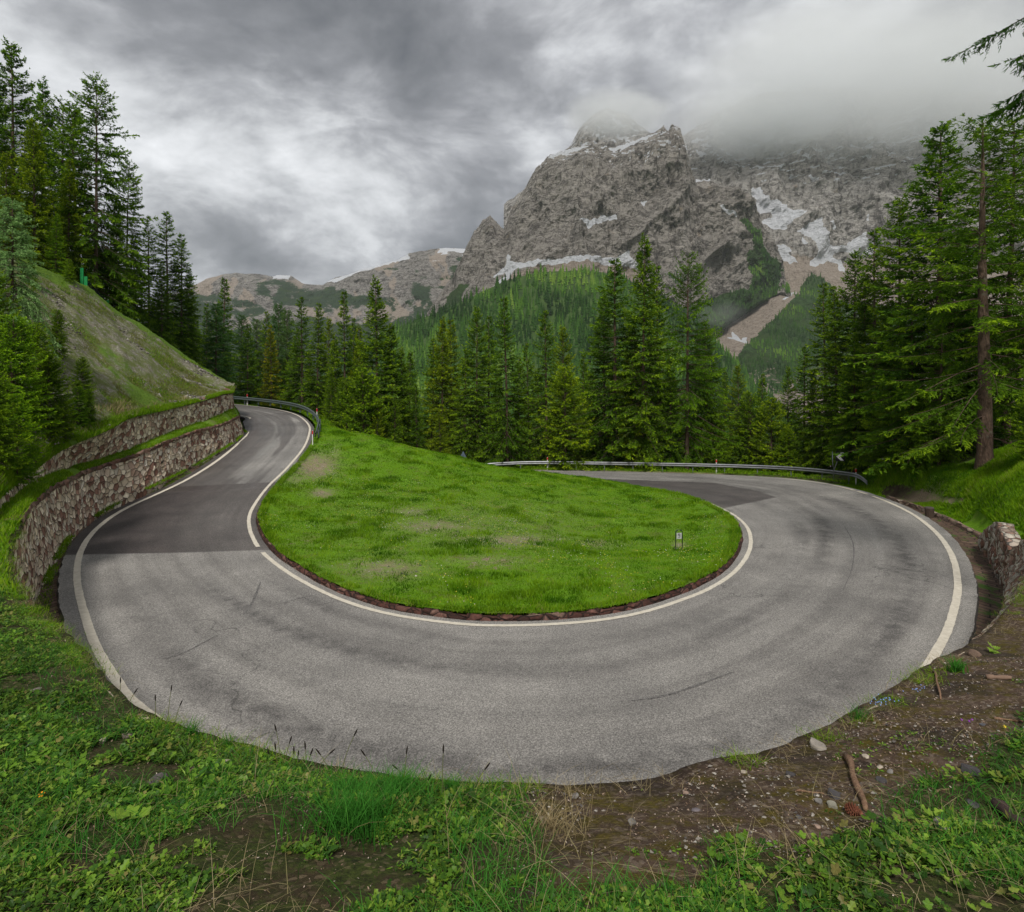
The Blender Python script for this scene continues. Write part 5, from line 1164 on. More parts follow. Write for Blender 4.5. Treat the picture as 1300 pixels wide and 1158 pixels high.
# ================================================================ small things lying on the near bank
def bank_hit(px, py):
    D = .6
    while D < 14:
        x = (px-HX)/F*D; z = CAMZ+(HY-py)/F*D
        if z <= float(bank_z(np.array([x]), np.array([D]))[0]): break
        D += .01
    return np.array([x, D, z])
m = M('stone_grey'); n = m.noise(m.coord(), 6, 6, .7); oi = m.n('ShaderNodeObjectInfo'); c = m.mix(m.mr(n, .3, .7), (.10, .09, .08), (.30, .28, .25)); c = m.mix(1, c, oi.outputs['Color'], 'MULTIPLY'); MST = m.done(m.bsdf(c, .85, m.bump(n, .8, .01)))
def rock(seed, n=11):
    r = np.random.default_rng(seed); th = np.linspace(0, np.pi, n)[:, None]; ph = np.arange(2*n)[None]*np.pi/n
    d = np.stack([np.sin(th)*np.cos(ph), np.sin(th)*np.sin(ph), np.cos(th)+0*ph], -1); k = np.ones(d.shape[:2])
    for _ in range(9):
        a = r.normal(0, 1, 3); a /= np.linalg.norm(a); h = r.uniform(.5, .85); dp = d@a; k = np.where(dp*k > h, h/np.maximum(dp, 1e-3), k)
    return (d*k[..., None]*(1+.05*fbm(d[..., 0]*3+seed, d[..., 1]*3, d[..., 2]*3))[..., None]).reshape(-1, 3), gridF(n, 2*n, wrap=True)
RK = [rock(i) for i in range(5)]
def stone(px, py, wpx, tint, label, flat=.55, k=0):
    p = bank_hit(px, py); s = wpx/F*p[1]/2; V, Q = RK[k % 5]
    o = mk('stone', V*[s, s*.8, s*flat], Q, MST, smooth=False); o.location = p+[0, 0, s*flat*.35]; o.rotation_euler = (random.uniform(-.3, .3), random.uniform(-.3, .3), random.uniform(0, 6)); o.color = (*tint, 1); tag(o, label, 'stone', 'loose stones on the near bank')
GY_ = (1, 1, 1.02); DG = (.35, .35, .4); PK = (1.5, 1.15, 1.0); PL = (2.0, 1.85, 1.65)
for i, a in enumerate([(1040, 1018, 14, GY_, 'flat angular grey stone lower left of the driftwood stick'), (1057, 1025, 17, (1.3, 1.35, 1.2), 'greenish grey slab touching the lower left of the driftwood stick'), (1118, 975, 10, PL, 'small pale stone right of the top of the driftwood stick'),
    (1130, 980, 10, GY_, 'small grey stone beside the small pale one right of the stick'), (1099, 962, 12, PL, 'pale flat stone just above the driftwood stick'), (1163, 1019, 9, GY_, 'square grey pebble between stick and the bright leaves'), (1037, 1050, 10, PK, 'pinkish stone near the bottom edge left of the pine cone'),
    (1118, 991, 17, DG, 'blackish stone right of the middle of the driftwood stick'), (1057, 1010, 20, DG, 'dark lump of stone left of the driftwood stick'), (1004, 984, 15, DG, 'black stone near the road edge left of the stick'), (1248, 921, 9, (.5, .55, .7), 'small blue-grey stone in the gravel on the right'),
    (1236, 836, 24, (.7, .5, .4), 'big rust-brown stone at the foot of the paved gutter'), (1037, 948, 30, (1.4, 1.35, 1.3), 'flat pale slab lying on the rim above the road'), (1230, 981, 30, DG, 'wide dark stone half sunk left of the bright leaves on the right'), (1202, 1054, 34, (1.6, 1.5, 1.5), 'large pale stone among bright leaves near the bottom right'),
    (1233, 1022, 18, DG, 'round black stone among leaves near the bottom right'), (691, 1043, 18, PL, 'pale stone among the dry straws at the bottom middle'), (802, 1046, 16, GY_, 'grey stone at the bottom right of the dry straws'), (884, 1030, 13, (.8, .75, .9), 'violet-grey stone in the middle of the mossy strip'), (945, 981, 10, PL, 'small white stone close under the road rim'),
    (46, 877, 14, (1.2, 1.1, 1.1), 'grey stone among leaves near the left edge'), (130, 942, 15, PL, 'pale flat stone in the leaves left of the lumpy one'), (161, 935, 18, (1.1, .95, .9), 'lumpy brownish stone in the leaves below the white line end'), (200, 992, 26, (.6, .55, .6), 'dark flat stone in the middle of the left leaves'),
    (241, 980, 15, PK, 'pinkish pale stone right of the plantain rosette'), (287, 970, 17, PL, 'thin pale stone on the moss under the road rim at left'), (730, 1012, 12, GY_, 'grey chip stone on the rim right of the dry straws'), (1015, 1040, 14, (.5, .5, .55), 'dark pebble left of the pinkish stone'), (870, 1008, 10, PK, 'light brown pebble in the mossy strip below the rim')]):
    stone(*a, k=i)
m = M('driftwood'); n = m.noise(m.mapping(m.coord(), (9, 9, 1.2)), 5, 6, .7); c = m.mix(m.mr(n, .3, .7), (.10, .05, .028), (.34, .21, .13)); MDW = m.done(m.bsdf(c, .85, m.bump(n, 1, .01)))
def stick(pa, pb, r, label, name='stick', mat=MDW, cat='stick', bendv=.0, n=9):
    a = bank_hit(*pa); b = bank_hit(*pb); a[2] += r*.8; b[2] += r*.8; t = np.linspace(0, 1, n)[:, None]; L = a*(1-t)+b*t; L[:, 2] += bendv*np.sin(np.pi*t[:, 0])+.0
    g_ = bank_z(L[:, 0], L[:, 1])+r*.7; L[:, 2] = np.maximum(L[:, 2], g_)
    L[:, 0] += .5*r*np.sin(t[:, 0]*9); mb = MB(); rad = r*(1+.2*np.sin(t[:, 0]*11))*(1-.25*t[:, 0]); mb.tube(L-a, rad, 8); o = mb.build(name, mat, smooth=True); o.location = a; tag(o, label, cat); return o
stick((1074, 963), (1098, 1032), .021, 'barkless orange-brown driftwood stick lying on the mossy gravel')
stick((1186, 853), (1194, 889), .010, 'short curved orange-brown twig by the road rim on the right', 'twig', cat='twig', bendv=.03)
stick((1139, 1021), (1176, 1075), .008, 'thin reddish twig pointing down into the bright leaves', 'twig', plain('red_twig', (.16, .05, .035), .7), 'twig')
stick((1252, 862), (1284, 863), .022, 'short grey-brown piece of wood in the gravel at the right', 'wood_piece', plain('grey_wood', (.2, .13, .09), .9), 'wood piece')
stick((1262, 1026), (1310, 1062), .03, 'thick dark rotting branch under the leaves in the bottom right corner', 'branch', plain('rotten_wood', (.05, .03, .025), .9), 'branch')
stick((1010, 1006), (1046, 1010), .006, 'thin pale twig lying level left of the driftwood stick', 'twig', cat='twig'); stick((1185, 1008), (1205, 1003), .006, 'thin orange twig right of the square grey pebble', 'twig', cat='twig'); stick((1262, 913), (1300, 917), .008, 'long brown twig in the gravel at the right edge', 'twig', cat='twig')
# pine cone
p = bank_hit(1083, 1033); s = .022; mb = MB(); n = 10; 
V = []; Q = []
for k in range(90):
    t = k/90; a = k*2.39996; r = s*(.35+1.0*math.sin(math.pi*min(1, t*1.05+.05)))*(1-.25*t); z = (t-.5)*.085
    c_ = np.array([r*math.cos(a), r*math.sin(a), z]); o_ = np.array([math.cos(a), math.sin(a), .7]); sd = np.array([-math.sin(a), math.cos(a), 0])
    mb.add([c_*[.4, .4, 1]-sd*.006, c_*[.4, .4, 1]+sd*.006, c_+o_*.005+sd*.005, c_+o_*.009, c_+o_*.005-sd*.005], None, [[0, 1, 2], [0, 2, 3], [0, 3, 4]])
th = np.linspace(0, np.pi, 8); mb.add(rings([(max(.001, .014*math.sin(t)), -.04*math.cos(t)) for t in th], 8, 0).reshape(-1, 3), gridF(8, 8, wrap=True))
o = mb.build('pine_cone', plain('cone_brown', (.22, .08, .045), .7)); o.location = p+[0, 0, .02]; o.rotation_euler = (1.35, .3, .4); tag(o, 'reddish brown pine cone at the lower end of the driftwood stick', 'pine cone')
# plantain stalks
MSTM = plain('stem', (.13, .15, .05), .7); MHD = plain('seed_head', (.018, .014, .010), .9, 0, .2, .4, 200)
PS = [((197, 883), (197, 907), 'just right of where the left white line ends'), ((218, 871), (213, 909), 'tallest of the trio past the white line end'), ((231, 890), (222, 914), 'leaning right with violet tip past the line end'), ((174, 875), (162, 894), 'leaning over the end of the white line'), ((153, 861), (152, 881), 'crossing the white line near its end'),
 ((349, 921), (356, 964), 'tall one at the left of the dense row'), ((340, 951), (342, 966), 'lowest at the left end of the dense row'), ((349, 944), (351, 966), 'second from the left end of the dense row'), ((370, 936), (361, 968), 'leaning right in the dense row'), ((379, 954), (377, 970), 'short upright one in the middle of the dense row'), ((373, 949), (373, 970), 'straight one in the middle of the dense row'), ((387, 943), (389, 972), 'thick-headed one right of the middle of the dense row'), ((397, 951), (389, 974), 'leaning right beside the thick-headed one'),
 ((402, 952), (418, 978), 'bent strongly left at the right end of the dense row'), ((424, 952), (403, 974), 'bent strongly right at the right end of the dense row'), ((453, 927), (432, 985), 'long bare one leaning right alone'), ((459, 953), (478, 988), 'with the longest head, leaning left above the tuft'), ((517, 949), (513, 992), 'thin upright one behind the grass tuft'), ((499, 972), (515, 986), 'nearly lying down on the grass tuft'), ((563, 947), (561, 1012), 'tallest straight one right of the grass tuft'), ((621, 970), (597, 1010), 'rightmost one, leaning right over the road'), ((547, 984), (538, 1004), 'small one between the tuft and the tallest straight one')]
for (tx, ty), (bx, by), lab in PS:
    b = bank_hit(bx, by+3); b[2] -= .02; D = b[1]+.02; t_ = P(tx, ty, D)
    o = empty('plantain_stalk', b, 0, 'dark seeded plantain stalk '+lab, 'plantain stalk', 'plantain stalks standing along the rim of the bank')
    e_ = t_-b; s = np.linspace(0, 1, 8)[:, None]; L = e_*s; L[:, 0] += -e_[0]*.35*np.sin(np.pi*s[:, 0])*.5
    mb = MB(); mb.tube(L, .0026*(1.2-.5*s[:, 0]), 5); mb.build('stem', MSTM, o, True)
    ln = np.linalg.norm(e_); dv_ = L[-1]-L[-2]; dv_ /= np.linalg.norm(dv_); hl = min(.055, .3*ln+.01); s2 = np.linspace(0, 1, 7)[:, None]
    mb = MB(); mb.tube(L[-1]-dv_*hl*.8+dv_*hl*s2, .0055*np.sin(np.pi*np.clip(s2[:, 0]*.9+.07, 0, 1))**.6, 7); mb.build('seed_head', MHD, o, True)
# ================================================================ grass and ground cover
def blades(P0, H, W, r, lean=.5, seg=1):
    n = len(P0); a = r.uniform(0, 2*np.pi, n); f = r.uniform(0, 2*np.pi, n); l = lean*r.uniform(.2, 1.2, n)*H
    d = np.stack([np.cos(a), np.sin(a), 0*a], 1); s = np.stack([np.cos(f), np.sin(f), 0*f], 1)
    if seg == 1:
        V = np.stack([P0-s*W[:, None]/2, P0+s*W[:, None]/2, P0+d*l[:, None]+[0, 0, 1]*H[:, None]], 1)
        return V.reshape(-1, 3), np.arange(3*n).reshape(-1, 3), np.tile([0, 0, 1.], n)
    rows = []
    ts = np.linspace(0, 1, seg+1)
    for t in ts[:-1]:
        c = P0+d*(l*t*t*1.6)[:, None]+np.array([0, 0, 1])*(H*(t-.25*t*t*(l/H)))[:, None]; w = W*(1-t**1.5*.8)
        rows += [c-s*w[:, None]/2, c+s*w[:, None]/2]
    c = P0+d*(l*1.6)[:, None]+np.array([0, 0, 1])*(H*(1-.3*(l/H)))[:, None]; rows.append(c)
    V = np.stack(rows, 1); k = V.shape[1]; b = np.arange(n)[:, None]*k; T = []
    for i in range(seg-1): T.append(b+[2*i, 2*i+1, 2*i+3]); T.append(b+[2*i, 2*i+3, 2*i+2])
    T.append(b+[k-3, k-2, k-1])
    return V.reshape(-1, 3), np.concatenate(T), np.tile(np.concatenate([rep(ts[:-1], 2), [1]]), n)
def grass_m(name, c0, c1, c2, tr=.35):
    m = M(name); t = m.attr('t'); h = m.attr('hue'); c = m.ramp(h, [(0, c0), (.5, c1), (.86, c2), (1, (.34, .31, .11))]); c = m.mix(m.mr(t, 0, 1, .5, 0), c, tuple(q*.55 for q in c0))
    n = m.noise(m.pos(), .8, 4, .6); c = m.mix(m.mr(n, .35, .7, 0, .5), c, c2); return m.done(m.leafy(c, tr, .6))
MGR = grass_m('grass_blade', (.035, .125, .003), (.12, .30, .006), (.30, .47, .015)); MGR2 = grass_m('dry_blade', (.18, .13, .06), (.34, .26, .13), (.5, .42, .24), .2)
MGR3 = grass_m('lush_blade', (.02, .10, .012), (.04, .20, .022), (.10, .32, .04))
R5 = np.random.default_rng(5)
def add_grass(name, P0, H, W, mat, r, lean=.5, seg=1, hue=None):
    V, T, t = blades(P0, H, W, r, lean, seg); k = len(V)//len(P0)
    hue = r.uniform(0, 1, len(P0)) if hue is None else hue
    o = mk(name, V, T, mat, smooth=False, attrs={'t': t, 'hue': rep(hue, k)}); tag(o, kind='stuff'); return o
# island
N_ = 420000; x = R5.uniform(-20, 14, N_); y = 13.5+(R5.uniform(0, 1, N_)**1.5)*36; k = inpoly(x, y, ringz[:, :2]); x, y = x[k], y[k]
z = isl_z(x, y); px, py = pix(x, y, z); b = bareness(x, y, z); nz = fbm(x*1.3, y*1.3, o=4); k = (b*.95+.25*nz < .42+.3*R5.uniform(-1, 1, len(x))) & (px > 300) & (py < 800); x, y, z, nz = x[k], y[k], z[k], nz[k]
lf = np.clip(1-.035*(y-14), .5, 1); tuf = sstep(.0, .4, fbm(x*.9+9, y*.9, o=5, g=.65))
H = (.04+.12*tuf+.03*R5.uniform(0, 1, len(x))); W = .010+.0009*y
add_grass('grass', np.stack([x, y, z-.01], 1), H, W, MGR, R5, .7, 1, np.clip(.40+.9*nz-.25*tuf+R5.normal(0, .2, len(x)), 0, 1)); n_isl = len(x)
# a fringe hanging over the kerb
s = R5.uniform(0, 1, 26000); q = seg[(s*(len(seg)-1)).astype(int)]; qn = sn[(s*(len(seg)-1)).astype(int)]; o_ = R5.uniform(.08, .42, len(s)); P0 = q.copy(); P0[:, :2] += qn*o_[:, None]; P0[:, 2] += .13
k = vn(s*160, s*0) > -.45; add_grass('grass', P0[k], R5.uniform(.06, .17, k.sum()), np.full(k.sum(), .02), MGR, R5, .8, 1)
# right verge and slope
N_ = 480000; x = R5.uniform(12, 30, N_); y = R5.uniform(11, 44, N_); d, i = near_dist(x, y, OUT[::4]); sd = ((np.stack([x, y], 1)-OUT[::4][i, :2])*NO[::4][i]).sum(1)
z = bil(x, y); px, py = pix(x, y, z); w = np.interp(y, [12, 17, 24, 30, 45], [1.75, 1.8, 1.45, .7, .6]); gd = np.zeros_like(x)
for cx, cy, rx, ry, s_ in ((1140, 626, 24, 10, 2.2), (1165, 632, 30, 9, 2.2), (1205, 636, 26, 4, 2.)): gd = np.maximum(gd, s_*np.exp(-(((px-cx)/rx)**2+((py-cy)/ry)**2)))
k = (sd > w) & (gd < .7+.4*R5.uniform(-1, 1, len(x))) & (px < 1330) & (y < 43-.0*x) & ~((px < 1240) & (py < 590)) & ~((y > 34) & (x > 26.5)); k &= (z > .0) | (y > 28)
W3d, _ = near_dist(x, y, W3[-1]); k &= ((W3d > .5) | (x > 14)) & ~((x < np.interp(y, [9, 12, 15, 18, 22], [11.5, 11.0, 13.6, 15.2, 17.3])) & (y < 22))
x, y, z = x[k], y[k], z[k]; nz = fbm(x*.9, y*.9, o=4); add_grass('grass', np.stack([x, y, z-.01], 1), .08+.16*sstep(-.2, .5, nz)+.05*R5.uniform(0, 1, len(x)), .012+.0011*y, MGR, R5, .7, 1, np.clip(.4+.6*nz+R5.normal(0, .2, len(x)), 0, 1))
# grass strips on ledge, wall top and crest of the hillside
def strip_grass(A, B, n, H, W, mat=MGR, keep=None):
    s = R5.uniform(0, .999, n); w = R5.uniform(0, 1, n)[:, None]; a = A[(s*len(A)).astype(int)]; b = B[(s*len(B)).astype(int)]; P0 = a*(1-w)+b*w
    k = fbm(P0[:, 0]*.8, P0[:, 1]*.8, o=3) > (keep if keep is not None else -.3); P0 = P0[k]; m_ = k.sum(); P0 = P0+R5.normal(0, .03, P0.shape)*[1, 1, .2]
    add_grass('grass', P0, H*R5.uniform(.5, 1.3, m_), W*R5.uniform(.7, 1.2, m_), mat, R5, .7, 1)
strip_grass(LEDGE[0], LEDGE[-1], 46000, .13, .03, keep=-.25)
strip_grass(HS[0], HS[5], 42000, .16, .03, keep=-.35); strip_grass(HS[3], HS[30], 22000, .12, .03, keep=.12); strip_grass(HS[20], HS[100], 30000, .10, .035, keep=.22)
strip_grass(HS[94], HS[111], 34000, .18, .04, keep=-.3); strip_grass(HS[2], HS[14], 7000, .28, .03, MGR2, keep=.15)
def off(L, N, a, dz=0): p = L.copy(); p[:, :2] += N*a; p[:, 2] += dz; return p
gl_i = slice(iL0-60, iB)
strip_grass(off(AO[gl_i], NO[gl_i], .15, -.12), off(AO[gl_i], NO[gl_i], .9, -.10), 16000, .07, .02, keep=.02)
gr_i = slice(iB+4, iR1)
strip_grass(off(AO[gr_i], NO[gr_i], .85, -.10), off(AO[gr_i], NO[gr_i], 1.25, -.02), 7000, .08, .018, keep=.08)
dl = B1[:13]; dl = rs(dl, 400); strip_grass(dl, off(dl, nrm2(dl)*np.sign((nrm2(dl)*[1, .0]).sum(1))[:, None], .22, .0), 12000, .12, .025, keep=-.05)
# along the rails
strip_grass(off(RL_, RN_, -.4, .02), off(RL_, RN_, 1.6, .0), 22000, .16, .05, keep=-.3)
strip_grass(off(LL_, LN_, .1, -.1), off(LL_, LN_, 1.4, -.2), 9000, .14, .05, keep=-.1)

# ---------------------------------------------------------------- leafy ground cover on the near bank
def leafset(kind):
    """unit leaf pointing +x lying in xy, returns verts, tris"""
    if kind == 0: V = [(0, 0, 0), (.35, .22, .05), (.75, .2, .03), (1, 0, -.06), (.75, -.2, .03), (.35, -.22, .05), (.5, 0, -.01)]; T = [(0, 6, 1), (1, 6, 2), (2, 6, 3), (3, 6, 4), (4, 6, 5), (5, 6, 0)]
    elif kind == 1: V = [(0, 0, 0), (.3, .38, .04), (.5, .16, .03), (.8, .34, .02), (1.05, 0, -.05), (.8, -.34, .02), (.5, -.16, .03), (.3, -.38, .04), (.45, 0, 0)]; T = [(0, 8, 1), (1, 8, 2), (2, 8, 3), (3, 8, 4), (4, 8, 5), (5, 8, 6), (6, 8, 7), (7, 8, 0)]
    elif kind == 3:
        V = [(0, 0, 0)]; out = []
        for k in range(25):
            t = -2.35+4.7*k/24; r_ = .52*(.62+.38*abs(math.cos(2.5*t+.0)))*(1-.10*abs(t))*(1+.06*(k % 2)); out.append((.42+r_*math.cos(t), r_*math.sin(t), .05-.30*r_*r_+.05*math.cos(5*t)))
        V = [(0, 0, 0), (.42, 0, -.02)]+out; T = [(1, k+2, k+3) for k in range(24)]+[(0, 1, 26), (0, 2, 1)]
    else: V = [(0, 0, 0), (.4, .10, .06), (1, 0, -.04), (.4, -.10, .06)]; T = [(0, 3, 2), (0, 2, 1)]
    return np.array(V, float), np.array(T)
def cover(P0, size, nleaf, kind, r, lift=.5, hgt=.03):
    n = len(P0); i = rep(np.arange(n), nleaf); m_ = len(i); LV, LT_ = leafset(kind); a = rep(r.uniform(0, 6.28, n), nleaf)+np.tile(np.arange(nleaf)*2*np.pi/nleaf, n)+r.normal(0, .4, m_)
    s = rep(size, nleaf)*r.uniform(.6, 1.2, m_); el_ = r.uniform(-.1, lift, m_); tw = r.normal(0, .35, m_)
    ex_ = np.stack([np.cos(a)*np.cos(el_), np.sin(a)*np.cos(el_), np.sin(el_)], 1); ey = np.stack([-np.sin(a), np.cos(a), 0*a], 1); ez = np.cross(ex_, ey); ey2 = ey*np.cos(tw)[:, None]+ez*np.sin(tw)[:, None]; ez2 = np.cross(ex_, ey2)
    c = P0[i]+ex_*(s*.25)[:, None]*[1, 1, 0]; c[:, 2] += hgt*r.uniform(.1, 1, m_)*s/.04
    V = c[:, None]+s[:, None, None]*(LV[None, :, :1]*ex_[:, None]+LV[None, :, 1:2]*ey2[:, None]+LV[None, :, 2:]*ez2[:, None])
    T = (np.arange(m_)[:, None, None]*len(LV)+LT_[None]).reshape(-1, 3); hue = np.clip(rep(r.uniform(0, 1, n), nleaf)+r.normal(0, .12, m_), 0, 1)
    return V.reshape(-1, 3), T, rep(hue, len(LV))
m = M('leaf'); h = m.attr('hue'); c = m.ramp(h, [(0, (.035, .10, .012)), (.4, (.095, .22, .018)), (.75, (.20, .38, .03)), (.93, (.33, .48, .06)), (1, (.30, .27, .08))]); c = m.mix(m.mr(m.noise(m.pos(), 30, 3), .4, .7, 0, .35), c, (.03, .09, .02)); c = m.mix(m.mr(m.noise(m.pos(), 1.7, 5, .7), .42, .62, 0, .75), c, m.mix(1.0, c, (.45, .42, .38), 'MULTIPLY')); MLF = m.done(m.leafy(c, .35, .45, spec=.2))
def bank_scatter(n, fn, r):
    D = 1.25+(r.uniform(0, 1, n)**1.25)*9.5; px = r.uniform(-60, 1360, n); x = (px-HX)/F*D; y = D; 
    # inside the bank: behind the rim
    ok = inpoly(x, y, np.vstack([edge[::4, :2], [(30, 15), (30, -20), (-30, -20), (-30, 14)]])); x, y = x[ok], y[ok]; z = bank_z(x, y)
    g = bank_masks(x, y, z); px, py = pix(x, y, z); k = fn(x, y, z, g, px, py, r); return np.stack([x, y, z], 1)[k]
parts = []
def addc(n, fn, s0, s1, nl, kind, lift=.6, hgt=.03):
    P0 = bank_scatter(n, fn, R5); d, i = near_dist(P0[:, 0], P0[:, 1], edge[::3]); parts.append(cover(P0, R5.uniform(s0, s1, len(P0))*np.clip(.55+.9*d, .55, 1)*np.clip(.30+.22*P0[:, 1], .5, 1.25), nl, kind, R5, lift, hgt))
f1 = lambda x, y, z, g, px, py, r: (g > .35+.5*r.uniform(0, 1, len(x))) & (fbm(x*2.2, y*2.2, 1, 5, .6) > -.13) & (r.uniform(0, 1, len(x)) < np.clip(y/3, .35, 1))
addc(95000, f1, .014, .030, 5, 0, .7); addc(22000, f1, .022, .045, 4, 1, .8, .04); addc(40000, f1, .02, .05, 5, 2, .9, .04)
f2 = lambda x, y, z, g, px, py, r: (g > .5) & (fbm(x*1.1+7, y*1.1, 1, 3) > .12)
addc(3200, f2, .03, .055, 5, 3, .9, .05)
f3 = lambda x, y, z, g, px, py, r: (g < .5) & (fbm(x*2.2+3, y*2.2, 1, 3) > .22)
addc(14000, f3, .010, .022, 5, 0, .5, .02)
V = np.concatenate([p[0] for p in parts]); o_ = np.cumsum([0]+[len(p[0]) for p in parts]); T = np.concatenate([p[1]+q for p, q in zip(parts, o_)]); o = mk('ground_cover', V, T, MLF, smooth=False, attrs={'hue': np.concatenate([p[2] for p in parts])}); tag(o, kind='stuff')
# short grass + dry straws on the bank
P0 = bank_scatter(60000, lambda x, y, z, g, px, py, r: (g > .3) & (fbm(x*1.3+20, y*1.3, 2, 4) > .0), R5); add_grass('grass', P0, R5.uniform(.04, .13, len(P0)), np.full(len(P0), .0045), MGR3, R5, .9, 3)
P0 = bank_scatter(16000, lambda x, y, z, g, px, py, r: (fbm(x*1.1+40, y*1.1, 2, 3) > .05) & (r.uniform(0, 1, len(x)) < .55), R5); add_grass('dry_grass', P0, R5.uniform(.03, .12, len(P0)), np.full(len(P0), .003), MGR2, R5, 2.4, 3)
P0 = bank_scatter(14000, lambda x, y, z, g, px, py, r: (px > 560) & (px < 800) & (r.uniform(0, 1, len(x)) < .22) | ((px > 300) & (px < 440) & (r.uniform(0, 1, len(x)) < .10)), R5); add_grass('dry_grass', P0, R5.uniform(.10, .26, len(P0)), np.full(len(P0), .0032), MGR2, R5, 1.1, 4)
# wood chips and needles litter on the gravel side
P0 = bank_scatter(52000, lambda x, y, z, g, px, py, r: ((g < .75) & (fbm(x*2.5, y*2.5, 6, 4) > -.12)) | (r.uniform(0, 1, len(x)) < .25), R5); n = len(P0); a = R5.uniform(0, 6.28, n); s = R5.uniform(.003, .010, n)*np.clip(P0[:, 1]/3.6, .35, 1.1); d = np.stack([np.cos(a), np.sin(a), R5.normal(0, .3, n)], 1); e_ = np.stack([-np.sin(a), np.cos(a), R5.normal(0, .3, n)], 1); P0[:, 2] += .004
V = np.stack([P0-d*s[:, None], P0+e_*s[:, None]*.45, P0+d*s[:, None], P0-e_*s[:, None]*.45], 1).reshape(-1, 3); V2 = V-[0, 0, .003]
Qt = np.arange(4*n).reshape(-1, 4); m = M('chip'); c = m.ramp(m.attr('hue'), [(0, (.05, .03, .02)), (.5, (.17, .11, .07)), (.8, (.32, .23, .17)), (1, (.52, .44, .37))]); MCH = m.done(m.bsdf(c, .9))
o = mk('wood_chips', V, Qt, MCH, smooth=False, attrs={'hue': rep(R5.uniform(0, 1, n), 4)}); tag(o, kind='stuff')
# distinct plants ------------------------------------------------
def tuft(px, py, n, h, w, spread, label, mat=MGR3, lean=.6, cat='grass tuft'):
    p = bank_hit(px, py); r = R5; a = r.uniform(0, 6.28, n); d = np.abs(r.normal(0, spread, n)); P0 = np.stack([np.cos(a)*d, np.sin(a)*d, 0*a], 1); P0[:, 2] = bank_z(P0[:, 0]+p[0], P0[:, 1]+p[1])-p[2]-.01
    V, T, t = blades(P0, r.uniform(.5, 1.1, n)*h, np.full(n, w), r, lean, 4); k = len(V)//n
    o = mk('grass_tuft', V, T, mat, smooth=False, attrs={'t': t, 'hue': rep(r.uniform(0, .8, n), k)}); o.location = p; tag(o, label, cat, 'grass tufts on the near bank')
tuft(455, 1050, 900, .22, .005, .16, 'large lush blue-green grass tuft at the bottom left of the middle'); tuft(505, 1012, 800, .17, .0045, .13, 'dense fine grass tuft behind the large one right on the rim'); tuft(440, 1010, 350, .14, .0045, .10, 'smaller grass tuft left of the dense rim tuft')
tuft(571, 1004, 160, .11, .004, .05, 'small spiky grass tuft on the rim by the tallest stalk'); tuft(243, 935, 60, .16, .006, .035, 'few broad blades of grass on the rim right of the white line end'); tuft(290, 948, 40, .13, .004, .03, 'thin low grass blades on the rim left of the dense stalk row')
tuft(1213, 853, 120, .16, .009, .05, 'leafy tuft standing before the foot of the paved gutter'); tuft(1090, 913, 60, .15, .004, .03, 'thin grass blades left of the blue flowers on the rim'); tuft(700, 1052, 200, .16, .004, .12, 'straw-coloured tuft at the bottom middle', MGR2, 1.0)
def rosette(px, py, n, size, kind, label, lift=.8, name='leafy_plant', cat='leafy plant', hue=.6):
    p = bank_hit(px, py); V, T, h = cover(np.zeros((1, 3)), np.array([size]), n, kind, R5, lift, .02)
    o = mk(name, V, T, MLF, smooth=False, attrs={'hue': np.clip(h*.2+hue, 0, 1)}); o.location = p+[0, 0, .03]; tag(o, label, cat)
rosette(172, 1050, 5, .10, 3, 'large pale lobed leaf plant at the bottom edge left of the grass tuft', .5, hue=.75); rosette(50, 968, 5, .075, 3, 'broad lobed leaf plant near the left edge by the upright stem', .5, hue=.6); rosette(237, 968, 14, .09, 2, 'dark plantain rosette under the rim at left', 1.1, hue=.25)
rosette(100, 975, 5, .06, 3, 'mid green lobed plant left of the brown stone', .6, hue=.5); rosette(1185, 1050, 8, .06, 3, 'bright lobed plant left of the large pale stone', .8, hue=.78); rosette(1275, 1000, 9, .06, 3, 'bright leafy plant over the rotting branch', .9, hue=.8); rosette(85, 1052, 5, .07, 3, 'rounded leaf plant in the bottom left corner', .4, hue=.55); rosette(1262, 830, 12, .07, 3, 'green herb clump above the gravel beside the dark wall', .8, hue=.7)
def flowers(px, py, n, spread, h, pr_, col, label, name, cat):
    p = bank_hit(px, py); o = empty(name, p, 0, label, cat); mb = MB(); mf = MB(); r = R5
    for k in range(n):
        b = np.array([r.normal(0, spread), r.normal(0, spread*.6), 0]); b[2] = float(bank_z(np.array([b[0]+p[0]]), np.array([b[1]+p[1]]))[0])-p[2]; t = b+[r.normal(0, .02), r.normal(0, .02), h*r.uniform(.6, 1.1)]
        mb.tube([b, (b+t)/2+[.003, 0, 0], t], .0009, 4, False)
        a = r.uniform(0, 6); 
        for q in range(5):
            c_ = t+pr_*np.array([math.cos(a+q*1.257), math.sin(a+q*1.257)*.8, .5*math.sin(a+q*1.257)]); e1 = np.array([-math.sin(a+q*1.257), math.cos(a+q*1.257), .2])*pr_*.55; mf.add([t, c_-e1, c_*1.0+(c_-t)*.5, c_+e1], [[0, 1, 2, 3]])
    mb.build('stem', MSTM, o, True); f = mf.build('petals', plain(name+'_petal', col, .6, 0, .2, .1), o)
flowers(1118, 903, 26, .045, .10, .0042, (.22, .36, .72), 'cluster of small pale blue flowers on the rim at the right', 'forget_me_not', 'flower'); flowers(1165, 885, 12, .03, .08, .0042, (.25, .36, .75), 'smaller cluster of blue flowers nearer the end of the white line', 'forget_me_not', 'flower')
